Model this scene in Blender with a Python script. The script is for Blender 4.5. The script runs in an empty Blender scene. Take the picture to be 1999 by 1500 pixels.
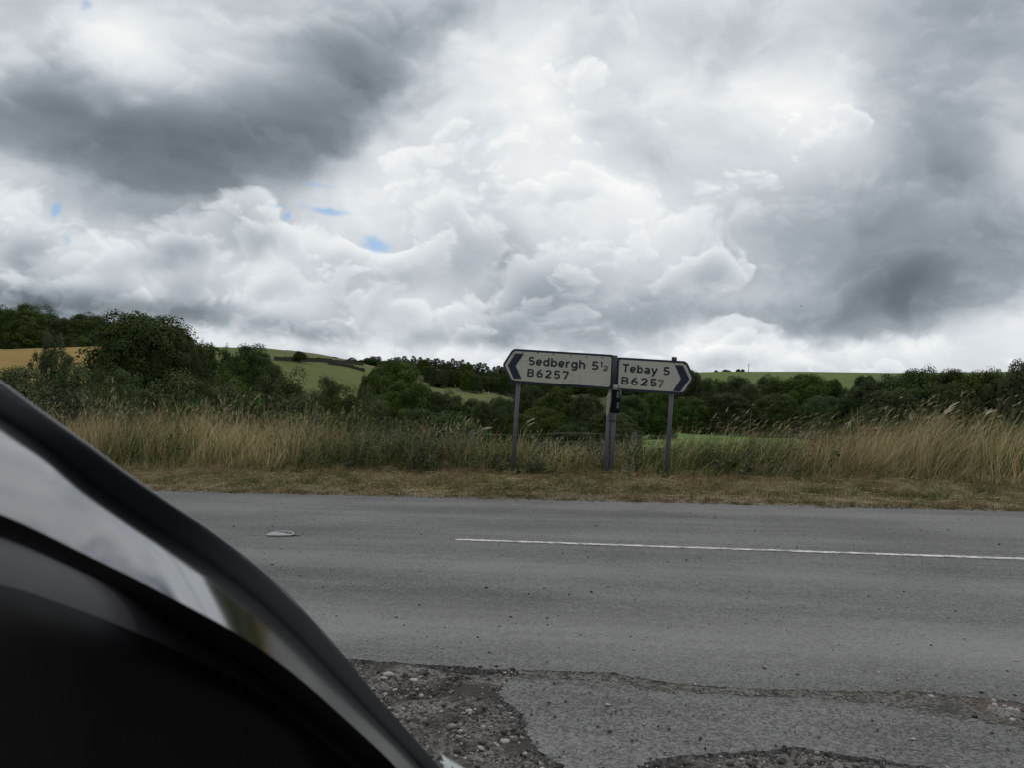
import bpy, bmesh, math, random
import numpy as np
from mathutils import Vector, Matrix, Euler

R = math.radians
SC = bpy.context.scene
COL = SC.collection
rng = random.Random(7)
nrg = np.random.default_rng(11)

# ------------------------------------------------------------------ camera
FOC = 1611.0                      # focal length in photograph pixels
CAM = Vector((0.0, 0.0, 1.30))
PITCH, ROLL = R(1.78), R(3.0)
_f = Vector((0, math.cos(PITCH), math.sin(PITCH)))
_r0 = Vector((1, 0, 0)); _u0 = Vector((0, -math.sin(PITCH), math.cos(PITCH)))
_r = _r0 * math.cos(ROLL) + _u0 * math.sin(ROLL)
_u = _u0 * math.cos(ROLL) - _r0 * math.sin(ROLL)

def ray(x, y):
    return _f + _r * ((x - 999.5) / FOC) - _u * ((y - 750.0) / FOC)

def at(x, y, d):                  # the point seen at pixel x, y at forward distance d
    return CAM + ray(x, y) * d

cam = bpy.data.cameras.new('camera')
cam.sensor_width = 36.0
cam.lens = 36.0 * FOC / 1999.0
cam.clip_start = 0.02
cam.clip_end = 9000.0
cam.dof.use_dof = True
cam.dof.focus_distance = 14.0
cam.dof.aperture_fstop = 15.0
co = bpy.data.objects.new('camera', cam)
M = Matrix((_r, _u, -_f)).transposed().to_4x4()
M.translation = CAM
co.matrix_world = M
COL.objects.link(co)
SC.camera = co

SC.render.engine = 'CYCLES'
SC.view_settings.view_transform = 'Standard'
SC.view_settings.look = 'None'
SC.view_settings.exposure = 0.0
SC.view_settings.gamma = 1.0
SC.view_settings.use_curve_mapping = False
SC.cycles.max_bounces = 6
SC.cycles.diffuse_bounces = 3
SC.cycles.use_denoising = True

# ------------------------------------------------------------------ node helpers
class G:
    """A tiny expression layer over shader node trees."""
    def __init__(s, tree): s.t = tree
    def node(s, typ, **kw):
        n = s.t.nodes.new(typ)
        for k, v in kw.items(): setattr(n, k, v)
        return n
    def put(s, sock, v):
        if hasattr(v, 'is_output') or isinstance(v, bpy.types.NodeSocket): s.t.links.new(v, sock)
        elif v is not None: sock.default_value = v
    def m(s, op, a, b=None, c=None, clamp=False):
        n = s.node('ShaderNodeMath', operation=op, use_clamp=clamp)
        s.put(n.inputs[0], a)
        if b is not None: s.put(n.inputs[1], b)
        if c is not None: s.put(n.inputs[2], c)
        return n.outputs[0]
    def add(s, *a):
        r = a[0]
        for x in a[1:]: r = s.m('ADD', r, x)
        return r
    def sub(s, a, b): return s.m('SUBTRACT', a, b)
    def mul(s, *a):
        r = a[0]
        for x in a[1:]: r = s.m('MULTIPLY', r, x)
        return r
    def mad(s, a, b, c): return s.m('MULTIPLY_ADD', a, b, c)
    def v(s, op, a, b=None, out=0):
        n = s.node('ShaderNodeVectorMath', operation=op)
        s.put(n.inputs[0], a)
        if b is not None:
            if op == 'SCALE': s.put(n.inputs['Scale'], b)
            else: s.put(n.inputs[1], b)
        return n.outputs['Value'] if out == 'Value' else n.outputs[0]
    def xyz(s, x, y, z):
        n = s.node('ShaderNodeCombineXYZ')
        for i, q in enumerate((x, y, z)): s.put(n.inputs[i], q)
        return n.outputs[0]
    def sep(s, v):
        n = s.node('ShaderNodeSeparateXYZ'); s.put(n.inputs[0], v)
        return n.outputs
    def noise(s, vec, scale, detail=5, rough=0.5, dist=0.0, lac=2.0, col=False, dim='3D', typ='FBM'):
        n = s.node('ShaderNodeTexNoise', noise_dimensions=dim, noise_type=typ)
        if vec is not None: s.put(n.inputs['Vector'], vec)
        n.inputs['Scale'].default_value = scale; n.inputs['Detail'].default_value = detail
        n.inputs['Roughness'].default_value = rough; n.inputs['Distortion'].default_value = dist
        n.inputs['Lacunarity'].default_value = lac
        return n.outputs['Color'] if col else n.outputs[0]
    def voro(s, vec, scale, detail=0, rough=0.5, feature='F1', out='Distance', smooth=0.5, rand=1.0):
        n = s.node('ShaderNodeTexVoronoi', feature=feature)
        if vec is not None: s.put(n.inputs['Vector'], vec)
        n.inputs['Scale'].default_value = scale; n.inputs['Detail'].default_value = detail
        n.inputs['Roughness'].default_value = rough
        n.inputs['Randomness'].default_value = rand
        if feature == 'SMOOTH_F1': n.inputs['Smoothness'].default_value = smooth
        return n.outputs[out]
    def ss(s, x, a, b, lo=0.0, hi=1.0):
        n = s.node('ShaderNodeMapRange', interpolation_type='SMOOTHSTEP')
        s.put(n.inputs[0], x); s.put(n.inputs[1], a); s.put(n.inputs[2], b); s.put(n.inputs[3], lo); s.put(n.inputs[4], hi)
        return n.outputs[0]
    def lin(s, x, a, b, lo=0.0, hi=1.0):
        n = s.node('ShaderNodeMapRange')
        s.put(n.inputs[0], x); s.put(n.inputs[1], a); s.put(n.inputs[2], b); s.put(n.inputs[3], lo); s.put(n.inputs[4], hi)
        return n.outputs[0]
    def ramp(s, x, stops, interp='LINEAR'):
        n = s.node('ShaderNodeValToRGB'); s.put(n.inputs[0], x)
        cr = n.color_ramp; cr.interpolation = interp
        while len(cr.elements) > 1: cr.elements.remove(cr.elements[-1])
        cr.elements[0].position = stops[0][0]; cr.elements[0].color = tuple(stops[0][1]) + (1,)
        for p, c in stops[1:]:
            e = cr.elements.new(p); e.color = tuple(c) + (1,)
        return n.outputs[0]
    def mix(s, f, a, b, typ='RGBA', blend='MIX'):
        n = s.node('ShaderNodeMix', data_type=typ)
        if typ == 'RGBA': n.blend_type = blend
        i = {'FLOAT': (2, 3, 0), 'VECTOR': (4, 5, 1), 'RGBA': (6, 7, 2)}[typ]
        s.put(n.inputs[0], f)
        for k, q in ((i[0], a), (i[1], b)):
            if typ == 'RGBA' and isinstance(q, (tuple, list)): q = tuple(q)[:3] + (1,)
            s.put(n.inputs[k], q)
        return n.outputs[i[2]]
    def mapping(s, vec, loc=(0, 0, 0), rot=(0, 0, 0), scale=(1, 1, 1), typ='POINT'):
        n = s.node('ShaderNodeMapping', vector_type=typ)
        s.put(n.inputs[0], vec)
        n.inputs[1].default_value = loc; n.inputs[2].default_value = rot; n.inputs[3].default_value = scale
        return n.outputs[0]

def lin3(r, g=None, b=None):      # sRGB 0..255 -> linear
    if g is None: g = b = r
    def q(c):
        c /= 255.0
        return c / 12.92 if c <= 0.04045 else ((c + 0.055) / 1.055) ** 2.4
    return (q(r), q(g), q(b))
# ------------------------------------------------------------------ sky and sun
SUN_EL, SUN_AZ = R(56.0), R(18.0)          # azimuth from +Y towards +X
# clouds: brightness and cover worked out on an azimuth/elevation grid
def perlin2(x, y, per, seed):
    r = np.random.default_rng(seed)
    perm = r.permutation(1024)
    ang = r.random(1024) * 2 * np.pi
    gx, gy = np.cos(ang).astype(np.float32), np.sin(ang).astype(np.float32)
    xi = np.floor(x).astype(np.int64); yi = np.floor(y).astype(np.int64)
    xf = (x - xi).astype(np.float32); yf = (y - yi).astype(np.float32)
    def h(i, j): return perm[(perm[np.mod(i, per) & 1023] + j) & 1023]
    u = xf * xf * xf * (xf * (xf * 6 - 15) + 10); v = yf * yf * yf * (yf * (yf * 6 - 15) + 10)
    def dot(i, j, a, b):
        k = h(i, j); return gx[k] * a + gy[k] * b
    n00 = dot(xi, yi, xf, yf); n10 = dot(xi + 1, yi, xf - 1, yf)
    n01 = dot(xi, yi + 1, xf, yf - 1); n11 = dot(xi + 1, yi + 1, xf - 1, yf - 1)
    a = n00 + u * (n10 - n00); b = n01 + u * (n11 - n01)
    return (a + v * (b - a)) * 1.5

def fbm(az, ve, cells, octs, seed, gain=0.5, billow=False):
    """cells: lattice cells in the full circle of azimuth"""
    f = cells / (2 * np.pi); s = 0.0; a = 1.0; tot = 0.0; per = int(cells)
    for o in range(octs):
        n = perlin2(az * f + 0.37 * o, ve * f + 0.71 * o, per, seed + o)
        if billow: n = np.abs(n) * 2.0 - 0.45
        s = s + a * n; tot += a; a *= gain; f *= 2; per *= 2
    return s / tot * 1.6

def sstep(x, a, b):
    t = np.clip((x - a) / (b - a), 0, 1); return t * t * (3 - 2 * t)

def cloud_map(az, el, step):
    """display brightness 0..1 and blueness 0..1 over the grid; step = radians per row"""
    front = sstep(np.cos(az), 0.2, 0.6)
    # direction to tangent coordinates in photograph pixels
    ca = np.maximum(np.cos(az), 0.12)
    U = np.tan(np.clip(az, -1.35, 1.35)); V = np.tan(np.clip(el, -0.5, 1.3)) / ca
    p, q = PITCH, ROLL
    yy = math.cos(p) + V * math.sin(p); zz = V * math.cos(p) - math.sin(p)
    a, b = U / yy, zz / yy
    X = 999.5 + FOC * (a * math.cos(q) + b * math.sin(q))
    Y = 750.0 - FOC * (b * math.cos(q) - a * math.sin(q))
    ve = el * 1.5
    wx = fbm(az, ve, 22, 6, 100, 0.55); wy = fbm(az, ve, 22, 6, 140, 0.55)
    Xw = X + wx * 60; Yw = Y + wy * 42
    def blobs(L, sx=Xw, sy=Yw):
        s = 0.0
        for (x, y, rx, ry, deg, amt) in L:
            c, d = math.cos(R(deg)), math.sin(R(deg))
            dx, dy = sx - x, sy - y
            e = ((dx * c + dy * d) / rx) ** 2 + ((dy * c - dx * d) / ry) ** 2
            s = s + amt * np.exp(-0.7 * e)
        return s * front
    def lit(d, n, reach, k):
        """light left after passing through the cloud above each point, gathered over a cone"""
        acc = 0.0; H = d.shape[0]
        dp = np.maximum(d, 0)
        for i in range(1, n + 1):
            sh = max(1, int(round(reach * (i / n) ** 1.3 / step)))
            up = np.concatenate([dp[sh:], np.repeat(dp[-1:], sh, 0)], 0)[:H] if sh < H else np.repeat(dp[-1:], H, 0)
            c = max(1, int(sh * 0.55))
            acc = acc + 0.34 * up + 0.33 * np.roll(up, c, 1) + 0.33 * np.roll(up, -c, 1)
        return np.exp(-k * acc / n)
    fine = fbm(az + wx * 0.02, ve + wy * 0.02, 130, 6, 31, 0.6)
    mid = fbm(az + wx * 0.05, ve + wy * 0.05, 40, 8, 51, 0.52)
    low = fbm(az, el * 2.6, 16, 6, 91, 0.5)
    hi = sstep(el, 0.12, 0.30); lo = 1 - hi
    tone = blobs(MASS, Xw + mid * 40, Yw + mid * 30)
    lum = 0.775 + tone + 0.06 * low + 0.075 * mid
    soft = 0.48 - lum
    lum = np.where(soft > 0, 0.48 - 0.08 * (1 - np.exp(-soft / 0.08)), lum)   # the thickest bases level out
    def heap(d, width, amt, reach, k, dark, light, base=None):
        """lay a bank of heaped cloud over the sky: bright rims above, grey below"""
        nonlocal lum
        a = sstep(d, 0.0, width)
        l = 0.55 * lit(d, 7, reach, k) + 0.45 * lit(d, 4, reach * 0.25, k * 0.9)
        bs = lum if base is None else base
        c = bs - dark + (dark + light) * l
        lum = lum + (c - lum) * a * amt
        return a
    def field_(cells, seed, gain=0.52):
        q = cells / 40.0
        x, y = az + wx * 0.06 / q, ve + wy * 0.06 / q
        return 0.55 * fbm(x, y, cells, 8, seed, gain) + 0.70 * fbm(x, y, cells, 7, seed + 20, gain, True)
    heap(field_(15, 200) - 0.02, 0.6, 0.85, 0.13, 2.8, 0.15, 0.12)
    heap(field_(26, 300) - 0.02, 0.50, 0.60, 0.075, 3.0, 0.12, 0.11)
    heap(field_(42, 340) - 0.03, 0.34, 0.52 - 0.22 * hi, 0.055, 3.0, 0.12, 0.12)
    heap(field_(78, 360) - 0.08, 0.28, 0.30 - 0.22 * hi, 0.026, 3.0, 0.10, 0.12)
    dk = blobs(GLOOM, X + wx * 60 + mid * 30, Y + wy * 40 + mid * 22)
    gd = np.where(front < 0.5, 0.3, 1.2 * (1 - sstep(dk, 0.02, 0.2)))
    heap(dk + 0.60 * field_(24, 620) - 0.36 - gd, 0.34, 0.75, 0.11, 2.4, 0.17, 0.09, lum - 0.01)
    heap(dk + 0.60 * field_(44, 640) - 0.44 - gd, 0.30, 0.55, 0.05, 2.6, 0.13, 0.09, lum)
    # banks standing where this sky has them
    bank = blobs(BANK, X + wx * 46 + mid * 20, Y + wy * 30 + mid * 14)
    flat = 0.765 + 0.55 * tone + 0.05 * low + 0.05 * mid
    gate = 1.4 * (1 - sstep(bank, 0.02, 0.22)) + 0.0 * bank
    gate = np.where(front < 0.5, 0.0, gate)
    heap(0.75 * bank + 0.70 * field_(34, 330) - 0.30 - gate, 0.26, 0.72, 0.085, 3.0, 0.17, 0.20, flat)
    heap(bank * 0.6 + 0.7 * field_(58, 400) - 0.34 - gate, 0.20, 0.66, 0.045, 3.4, 0.17, 0.18, flat)
    heap(0.8 * field_(66, 440) - 0.05 - 1.3 * sstep(el, 0.06, 0.17), 0.16, 0.65, 0.030, 3.0, 0.14, 0.12)
    heap(0.8 * field_(120, 500) - 0.10 - 1.3 * sstep(el, 0.02, 0.11), 0.14, 0.45, 0.016, 3.0, 0.10, 0.10)
    lum = lum + 0.014 * fine + blobs(SPOT, X + wx * 24 + mid * 12, Y + wy * 16 + mid * 9)
    gp = blobs(GAPS, X + wx * 30 + fine * 12 + mid * 26, Y + wy * 16 + fine * 6 + mid * 10)
    blue = sstep(gp + 0.30 * fine + 0.35 * mid, 0.40, 1.25)
    blue = np.maximum(blue, sstep(low + 0.5 * mid, 0.80, 1.0) * (1 - front) * 0.8)
    return lum, np.clip(blue, 0, 1)

GAPS = [(640, 410, 46, 9, 6, 1.1), (560, 424, 14, 11, 0, 1.1), (738, 480, 36, 17, 5, 1.15), (117, 413, 13, 20, 20, 1.1), (610, 357, 60, 7, 2, .75), (133, 470, 9, 14, 0, .7), (178, 5, 18, 16, 0, .8), (525, 402, 30, 6, 6, .8)]
MASS = [
 (250, 245, 270, 70, 6, -0.22), (430, 215, 300, 100, -12, -0.18), (290, 312, 170, 26, 4, -0.20),
 (700, 85, 150, 70, 12, -0.16), (845, 45, 60, 45, 0, -0.12), (90, 170, 120, 70, 0, -0.10), (570, 260, 110, 60, -25, -0.10), (20, 240, 80, 50, 0, -0.08), (420, 80, 130, 60, 20, -0.05),
 (250, 45, 120, 55, 20, 0.20), (480, 50, 80, 50, 0, 0.07), (40, 60, 60, 80, 0, 0.05),
 (950, 150, 180, 110, 25, 0.10), (730, 300, 130, 80, -20, 0.11), (1190, 130, 140, 100, 0, 0.06),
 (1560, 215, 140, 80, -10, 0.19), (1150, 290, 120, 90, 10, 0.04), (1240, 480, 120, 70, 0, 0.05),
 (1850, 240, 170, 260, 25, -0.20), (1620, 490, 190, 110, 30, -0.14), (1740, 570, 240, 90, -20, -0.08), (1560, 640, 220, 26, 3, -0.13),
 (1930, 480, 160, 130, 0, -0.12), (1400, 80, 200, 60, 15, -0.12), (1230, 250, 60, 90, -30, -0.10), (1330, 560, 140, 50, 0, -0.06),
 (1900, 40, 220, 60, 5, -0.10), (1060, 560, 90, 70, 0, -0.12), (950, 430, 120, 90, 30, -0.07), (1170, 655, 160, 28, 2, -0.12), (820, 620, 160, 26, 3, -0.09),
 (80, 575, 180, 34, 4, -0.26), (290, 618, 240, 22, 4, -0.20), (330, 400, 150, 30, 5, -0.10), (1500, 690, 260, 26, 2, 0.12), (1850, 660, 200, 40, -6, 0.12), (760, 690, 320, 16, 3, 0.06),
]
BANK = [(170, 470, 130, 70, 20, .55), (330, 480, 150, 60, 0, .50), (500, 440, 75, 55, 0, .62), (600, 520, 160, 60, 10, .45), (760, 530, 120, 50, 10, .50), (480, 590, 380, 36, 3, .45), (930, 420, 120, 100, 20, .40),
 (1060, 540, 130, 90, 0, .45), (1290, 520, 170, 80, 0, .40), (900, 640, 400, 40, 3, .35), (40, 540, 70, 40, 0, .45), (1560, 690, 300, 36, 0, .40), (1880, 665, 180, 50, 0, .40), (460, 372, 70, 26, 0, .5), (40, 420, 60, 50, 0, .4), (1160, 300, 60, 60, 0, .34), (980, 250, 90, 50, 20, .30), (760, 340, 100, 40, -10, .36), (1250, 400, 120, 60, 0, .36), (1420, 330, 90, 50, 0, .3), (1600, 250, 110, 50, -10, .34), (1130, 140, 90, 50, 10, .3),
 (640, 400, 70, 16, 6, -.8), (560, 422, 20, 16, 0, -.7), (738, 470, 44, 18, 5, -.8), (117, 410, 18, 24, 20, -.8), (600, 360, 120, 22, 0, -.6)]
GLOOM = [(260, 205, 270, 90, 6, .5), (440, 210, 240, 110, -12, .5), (690, 100, 170, 80, 12, .5), (600, 270, 110, 60, -30, .4), (80, 170, 130, 80, 0, .4), (1860, 280, 150, 240, 25, .45), (1620, 500, 190, 110, 30, .4), (1800, 480, 220, 120, -30, .25), (1400, 80, 220, 70, 15, .4), (1230, 240, 80, 100, -30, .35), (950, 440, 120, 90, 30, .3), (1060, 570, 90, 60, 0, .4), (330, 400, 150, 40, 5, .35)]
SPOT = [(90, 580, 170, 26, 4, -0.13), (300, 616, 230, 18, 4, -0.12), (700, 660, 260, 12, 3, -0.05), (1120, 668, 150, 16, 2, -0.07), (640, 520, 70, 26, 0, -0.06), (830, 540, 70, 30, 0, -0.08), (950, 480, 50, 40, 0, -0.07), (160, 520, 60, 20, 0, -0.05), (420, 560, 70, 20, 0, -0.06), (1270, 590, 90, 26, 0, -0.07), (560, 640, 120, 16, 4, -0.07), (900, 660, 160, 14, 3, -0.07), (1000, 630, 60, 20, 0, -0.07), (330, 492, 90, 34, -10, -0.13), (50, 500, 50, 40, 10, -0.13), (510, 470, 50, 28, 0, -0.08), (285, 190, 26, 9, 10, 0.10), (210, 208, 26, 16, 20, 0.08), (30, 546, 24, 14, 0, 0.12), (1060, 590, 70, 40, 0, -0.07), (640, 570, 80, 30, 0, -0.05)]

def data_image(name, az0, az1, el0, el1, step):
    """brightness and blueness of the cloud cover, worked out here and kept as plain data"""
    az = np.arange(az0 + step / 2, az1, step); el = np.arange(el0 + step / 2, el1, step)
    A, B = np.meshgrid(az.astype(np.float32), el.astype(np.float32))
    lum, blue = cloud_map(A, B, step)
    top = sstep(B, 0.9, 1.35)
    lum = lum + (0.78 - lum) * top; blue = blue * (1 - top)
    px = np.ones(A.shape + (4,), np.float32)
    px[..., 0] = lum; px[..., 1] = blue; px[..., 2] = 0
    im = bpy.data.images.new(name, A.shape[1], A.shape[0], float_buffer=True, is_data=True)
    im.pixels.foreach_set(px.ravel()); im.pack()
    return im
A1, E0, E1 = 0.86, -0.06, 0.74
img_front = data_image('cloud_cover_ahead', -A1, A1, E0, E1, 2 * A1 / 1900)
img_all = data_image('cloud_cover_round', -math.pi, math.pi, -0.10, math.pi / 2, 2 * math.pi / 1200)

world = bpy.data.worlds.new('World')
SC.world = world
world.use_nodes = True
wt = world.node_tree
wt.nodes.clear()
g = G(wt)
tc = g.node('ShaderNodeTexCoord')
dx, dy, dz = g.sep(tc.outputs['Generated'])
az = g.m('ARCTAN2', dx, dy)
el = g.m('ARCSINE', dz)
def tex(im, u, v, ext):
    n = g.node('ShaderNodeTexImage', image=im, extension=ext, interpolation='Cubic')
    g.put(n.inputs[0], g.xyz(u, v, 0.0))
    return n.outputs[0]
t1 = tex(img_front, g.lin(az, -A1, A1), g.lin(el, E0, E1), 'EXTEND')
t2 = tex(img_all, g.lin(az, -math.pi, math.pi), g.lin(el, -0.10, math.pi / 2), 'EXTEND')
inside = g.mul(g.ss(g.m('ABSOLUTE', az), A1 - 0.02, A1 - 0.08), g.ss(el, E1 - 0.01, E1 - 0.06))
both = g.sep(g.mix(inside, t2, t1))
nish = g.node('ShaderNodeTexSky', sky_type='NISHITA', sun_disc=False)
nish.sun_elevation = SUN_EL
nish.sun_rotation = SUN_AZ
nish.air_density = 1.0; nish.dust_density = 0.6; nish.ozone_density = 1.2
cloud = g.ramp(both[0], [(0.30, lin3(97, 107, 114)), (0.45, lin3(128, 136, 144)), (0.60, lin3(163, 171, 178)),
                         (0.72, lin3(197, 203, 209)), (0.84, lin3(226, 231, 235)), (0.97, lin3(251, 251, 249))])
blue = g.mix(0.35, g.v('SCALE', nish.outputs[0], 1.1), tuple(c * 10 for c in lin3(120, 170, 218)))
skyc = g.mix(g.mul(both[1], 0.9), g.v('SCALE', cloud, 10.0), blue)
bg = g.node('ShaderNodeBackground')
g.put(bg.inputs[0], skyc)
bg.inputs[1].default_value = 0.10
wo = g.node('ShaderNodeOutputWorld')
wt.links.new(bg.outputs[0], wo.inputs[0])

sun = bpy.data.lights.new('sun', 'SUN')
sun.energy = 0.9
sun.angle = R(14.0)
sun.color = (1.0, 0.96, 0.90)
so = bpy.data.objects.new('sun', sun)
sd = Vector((math.sin(SUN_AZ) * math.cos(SUN_EL), math.cos(SUN_AZ) * math.cos(SUN_EL), math.sin(SUN_EL)))
so.rotation_euler = sd.to_track_quat('Z', 'Y').to_euler()
COL.objects.link(so)
# ------------------------------------------------------------------ object helpers
def tag(o, label=None, cat=None, group=None, kind=None):
    if label: o['label'] = label
    if cat: o['category'] = cat
    if group: o['group'] = group
    if kind: o['kind'] = kind
    return o

def empty(name, loc=(0, 0, 0), rot=None):
    o = bpy.data.objects.new(name, None)
    o.empty_display_size = 0.2
    o.location = loc
    if rot is not None: o.rotation_euler = rot
    COL.objects.link(o)
    return o

def link_mesh(name, me, mat=None, parent=None):
    o = bpy.data.objects.new(name, me)
    if mat is not None and not me.materials: me.materials.append(mat)
    if parent is not None: o.parent = parent
    COL.objects.link(o)
    return o

def np_mesh(name, V, F, smooth=False, tint=None):
    """mesh from vertex array and an (n,3) or (n,4) face array, with an optional colour per vertex"""
    V = np.asarray(V, np.float32); F = np.asarray(F, np.int32)
    me = bpy.data.meshes.new(name)
    me.vertices.add(len(V)); me.vertices.foreach_set('co', V.ravel())
    k = F.shape[1]
    me.loops.add(F.size); me.loops.foreach_set('vertex_index', F.ravel())
    me.polygons.add(len(F)); me.polygons.foreach_set('loop_start', np.arange(len(F), dtype=np.int32) * k)
    me.polygons.foreach_set('loop_total', np.full(len(F), k, np.int32))
    if smooth: me.polygons.foreach_set('use_smooth', np.ones(len(F), bool))
    if tint is not None:
        at_ = me.color_attributes.new('tint', 'FLOAT_COLOR', 'POINT')
        c = np.ones((len(V), 4), np.float32); c[:, :3] = tint
        at_.data.foreach_set('color', c.ravel())
    me.update(calc_edges=True); me.validate()
    return me

class MB:
    """collects simple shapes into one mesh"""
    def __init__(s): s.bm = bmesh.new()
    def box(s, c, size, mat=None, bev=0.0):
        r = bmesh.ops.create_cube(s.bm, size=1.0)
        vs = r['verts']
        bmesh.ops.scale(s.bm, vec=size, verts=vs)
        if bev:
            es = list({e for v in vs for e in v.link_edges})
            q = bmesh.ops.bevel(s.bm, geom=es, offset=bev, segments=2, affect='EDGES', profile=0.6)
            vs = list({v for v in q['verts']} | {v for v in vs if v.is_valid})
        if mat is not None: bmesh.ops.transform(s.bm, matrix=mat, verts=vs)
        bmesh.ops.translate(s.bm, vec=c, verts=vs)
        return s
    def tube(s, pts, rad, seg=10, cap=True):
        pts = [Vector(p) for p in pts]
        rads = rad if isinstance(rad, (list, tuple)) else [rad] * len(pts)
        rings = []; up = None
        for i, p in enumerate(pts):
            t = (pts[min(i + 1, len(pts) - 1)] - pts[max(i - 1, 0)]).normalized()
            if up is None: up = t.orthogonal().normalized()
            up = (up - t * up.dot(t)).normalized(); b = t.cross(up)
            rings.append([s.bm.verts.new(p + (up * math.cos(a) + b * math.sin(a)) * rads[i]) for a in [2 * math.pi * k / seg for k in range(seg)]])
        for a, b in zip(rings, rings[1:]):
            for k in range(seg):
                f = s.bm.faces.new((a[k], a[(k + 1) % seg], b[(k + 1) % seg], b[k])); f.smooth = True
        if cap:
            s.bm.faces.new(rings[0][::-1]); s.bm.faces.new(rings[-1])
        return s
    def ball(s, c, r, sub=1, scale=(1, 1, 1), jit=0.0, rn=None):
        q = bmesh.ops.create_icosphere(s.bm, subdivisions=sub, radius=r)
        for v in q['verts']:
            k = 1 + (rn.uniform(-jit, jit) if rn else 0)
            v.co = Vector((v.co.x * scale[0] * k, v.co.y * scale[1] * k, v.co.z * scale[2] * k)) + Vector(c)
            for f in v.link_faces: f.smooth = jit == 0
        return s
    def prism(s, poly, y0, y1):
        """poly in the x,z plane, pushed through from y0 to y1"""
        a = [s.bm.verts.new((x, y0, z)) for x, z in poly]; b = [s.bm.verts.new((x, y1, z)) for x, z in poly]
        n = len(poly)
        s.bm.faces.new(a); s.bm.faces.new(b[::-1])
        for i in range(n): s.bm.faces.new((a[i], b[i], b[(i + 1) % n], a[(i + 1) % n]))
        return s
    def mesh(s, name):
        bmesh.ops.recalc_face_normals(s.bm, faces=s.bm.faces)
        me = bpy.data.meshes.new(name); s.bm.to_mesh(me); s.bm.free()
        return me
    def build(s, name, mat, parent=None): return link_mesh(name, s.mesh(name), mat, parent)

# ------------------------------------------------------------------ materials
def material(name, fn=None, color=(0.5, 0.5, 0.5), rough=0.6, metal=0.0, spec=0.5):
    m = bpy.data.materials.new(name); m.use_nodes = True
    t = m.node_tree; b = t.nodes['Principled BSDF']
    b.inputs['Base Color'].default_value = tuple(color) + (1,)
    b.inputs['Roughness'].default_value = rough; b.inputs['Metallic'].default_value = metal
    b.inputs['Specular IOR Level'].default_value = spec
    if fn: fn(G(t), b, t)
    return m
def coords(g, kind='Object'): return g.node('ShaderNodeTexCoord').outputs[kind]
def bump(g, b, h, strength, dist):
    n = g.node('ShaderNodeBump'); n.inputs['Strength'].default_value = strength; n.inputs['Distance'].default_value = dist
    g.put(n.inputs['Height'], h); g.put(b.inputs['Normal'], n.outputs[0])
YAW = R(12.0)
def along(g):          # coordinates with x along the road
    return g.mapping(g.node('ShaderNodeNewGeometry').outputs['Position'], rot=(0, 0, YAW))

def m_asphalt(base, dark, light, speck):
    def fn(g, b, t):
        q = along(g)
        st = g.noise(g.mapping(q, scale=(0.10, 1.6, 1)), 1.0, 5, 0.6)
        st2 = g.noise(g.mapping(q, scale=(0.5, 9.0, 1)), 1.0, 4, 0.6)
        pat = g.noise(q, 0.8, 5, 0.6)
        gr = g.noise(q, 120.0, 3, 0.7)
        chip = g.voro(q, 95.0, out='Color'); chv = g.sep(chip)[0]
        mid = g.noise(q, 14.0, 5, 0.65)
        big = g.noise(g.mapping(q, scale=(0.35, 1.0, 1)), 0.55, 4, 0.55)
        f = g.add(g.mul(g.sub(st, 0.5), 1.0), g.mul(g.sub(big, 0.5), 1.7), g.mul(g.sub(st2, 0.5), 0.6), g.mul(g.sub(pat, 0.5), 0.8), g.mul(g.sub(gr, 0.5), 1.0), g.mul(g.sub(chv, 0.5), speck), g.mul(g.sub(mid, 0.5), 0.7))
        c = g.mix(g.m('ADD', f, 0.5, clamp=True), dark, light)
        nn = g.sep(q)[1]
        lane = g.add(g.mul(g.ss(g.m('ABSOLUTE', g.sub(nn, 4.9)), 0.75, 0.2), 0.16), g.mul(g.ss(g.m('ABSOLUTE', g.sub(nn, 6.7)), 0.5, 0.1), 0.09), g.mul(g.ss(g.m('ABSOLUTE', g.sub(nn, 10.9)), 0.6, 0.1), 0.06))
        c = g.mix(lane, c, (0.36, 0.355, 0.34))
        pits = g.ss(g.voro(q, 26.0, 2, 0.6), 0.10, 0.04)
        pits = g.mul(pits, g.ss(g.noise(q, 3.0, 3), 0.5, 0.62))
        c = g.mix(g.mul(pits, 0.6), c, tuple(x * 0.35 for x in dark))
        chips = g.ss(g.voro(g.v('ADD', q, (3.1, 7.7, 0)), 9.0), 0.045, 0.02)
        c = g.mix(g.mul(chips, 0.5), c, (0.42, 0.40, 0.38))
        g.put(b.inputs['Base Color'], c)
        bump(g, b, g.add(g.mul(chv, 0.5), gr, g.mul(mid, 0.8)), 0.35, 0.004)
    return fn
M = {}
M['road'] = material('worn asphalt', m_asphalt(None, (0.064, 0.063, 0.061), (0.174, 0.172, 0.167), 0.85), rough=0.85, spec=0.25)
M['apron'] = material('pale patched asphalt', m_asphalt(None, (0.065, 0.064, 0.062), (0.190, 0.187, 0.181), 0.95), rough=0.9, spec=0.2)
def f_break(g, b, t):
    q = coords(g)
    v = g.voro(q, 90.0, out='Color')
    c = g.mix(g.sep(v)[0], (0.022, 0.022, 0.021), (0.110, 0.106, 0.100))
    g.put(b.inputs['Base Color'], c); bump(g, b, g.sep(v)[1], 0.8, 0.006)
M['break'] = material('broken asphalt edge', f_break, rough=0.95, spec=0.15)
def f_white(g, b, t):
    q = along(g)
    n = g.noise(q, 60.0, 4, 0.7); n2 = g.noise(q, 9.0, 4, 0.6)
    c = g.mix(g.ss(g.add(g.mul(n, 0.6), g.mul(n2, 0.6)), 0.70, 0.52), (0.20, 0.20, 0.19), (0.60, 0.59, 0.54))
    g.put(b.inputs['Base Color'], c)
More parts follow.
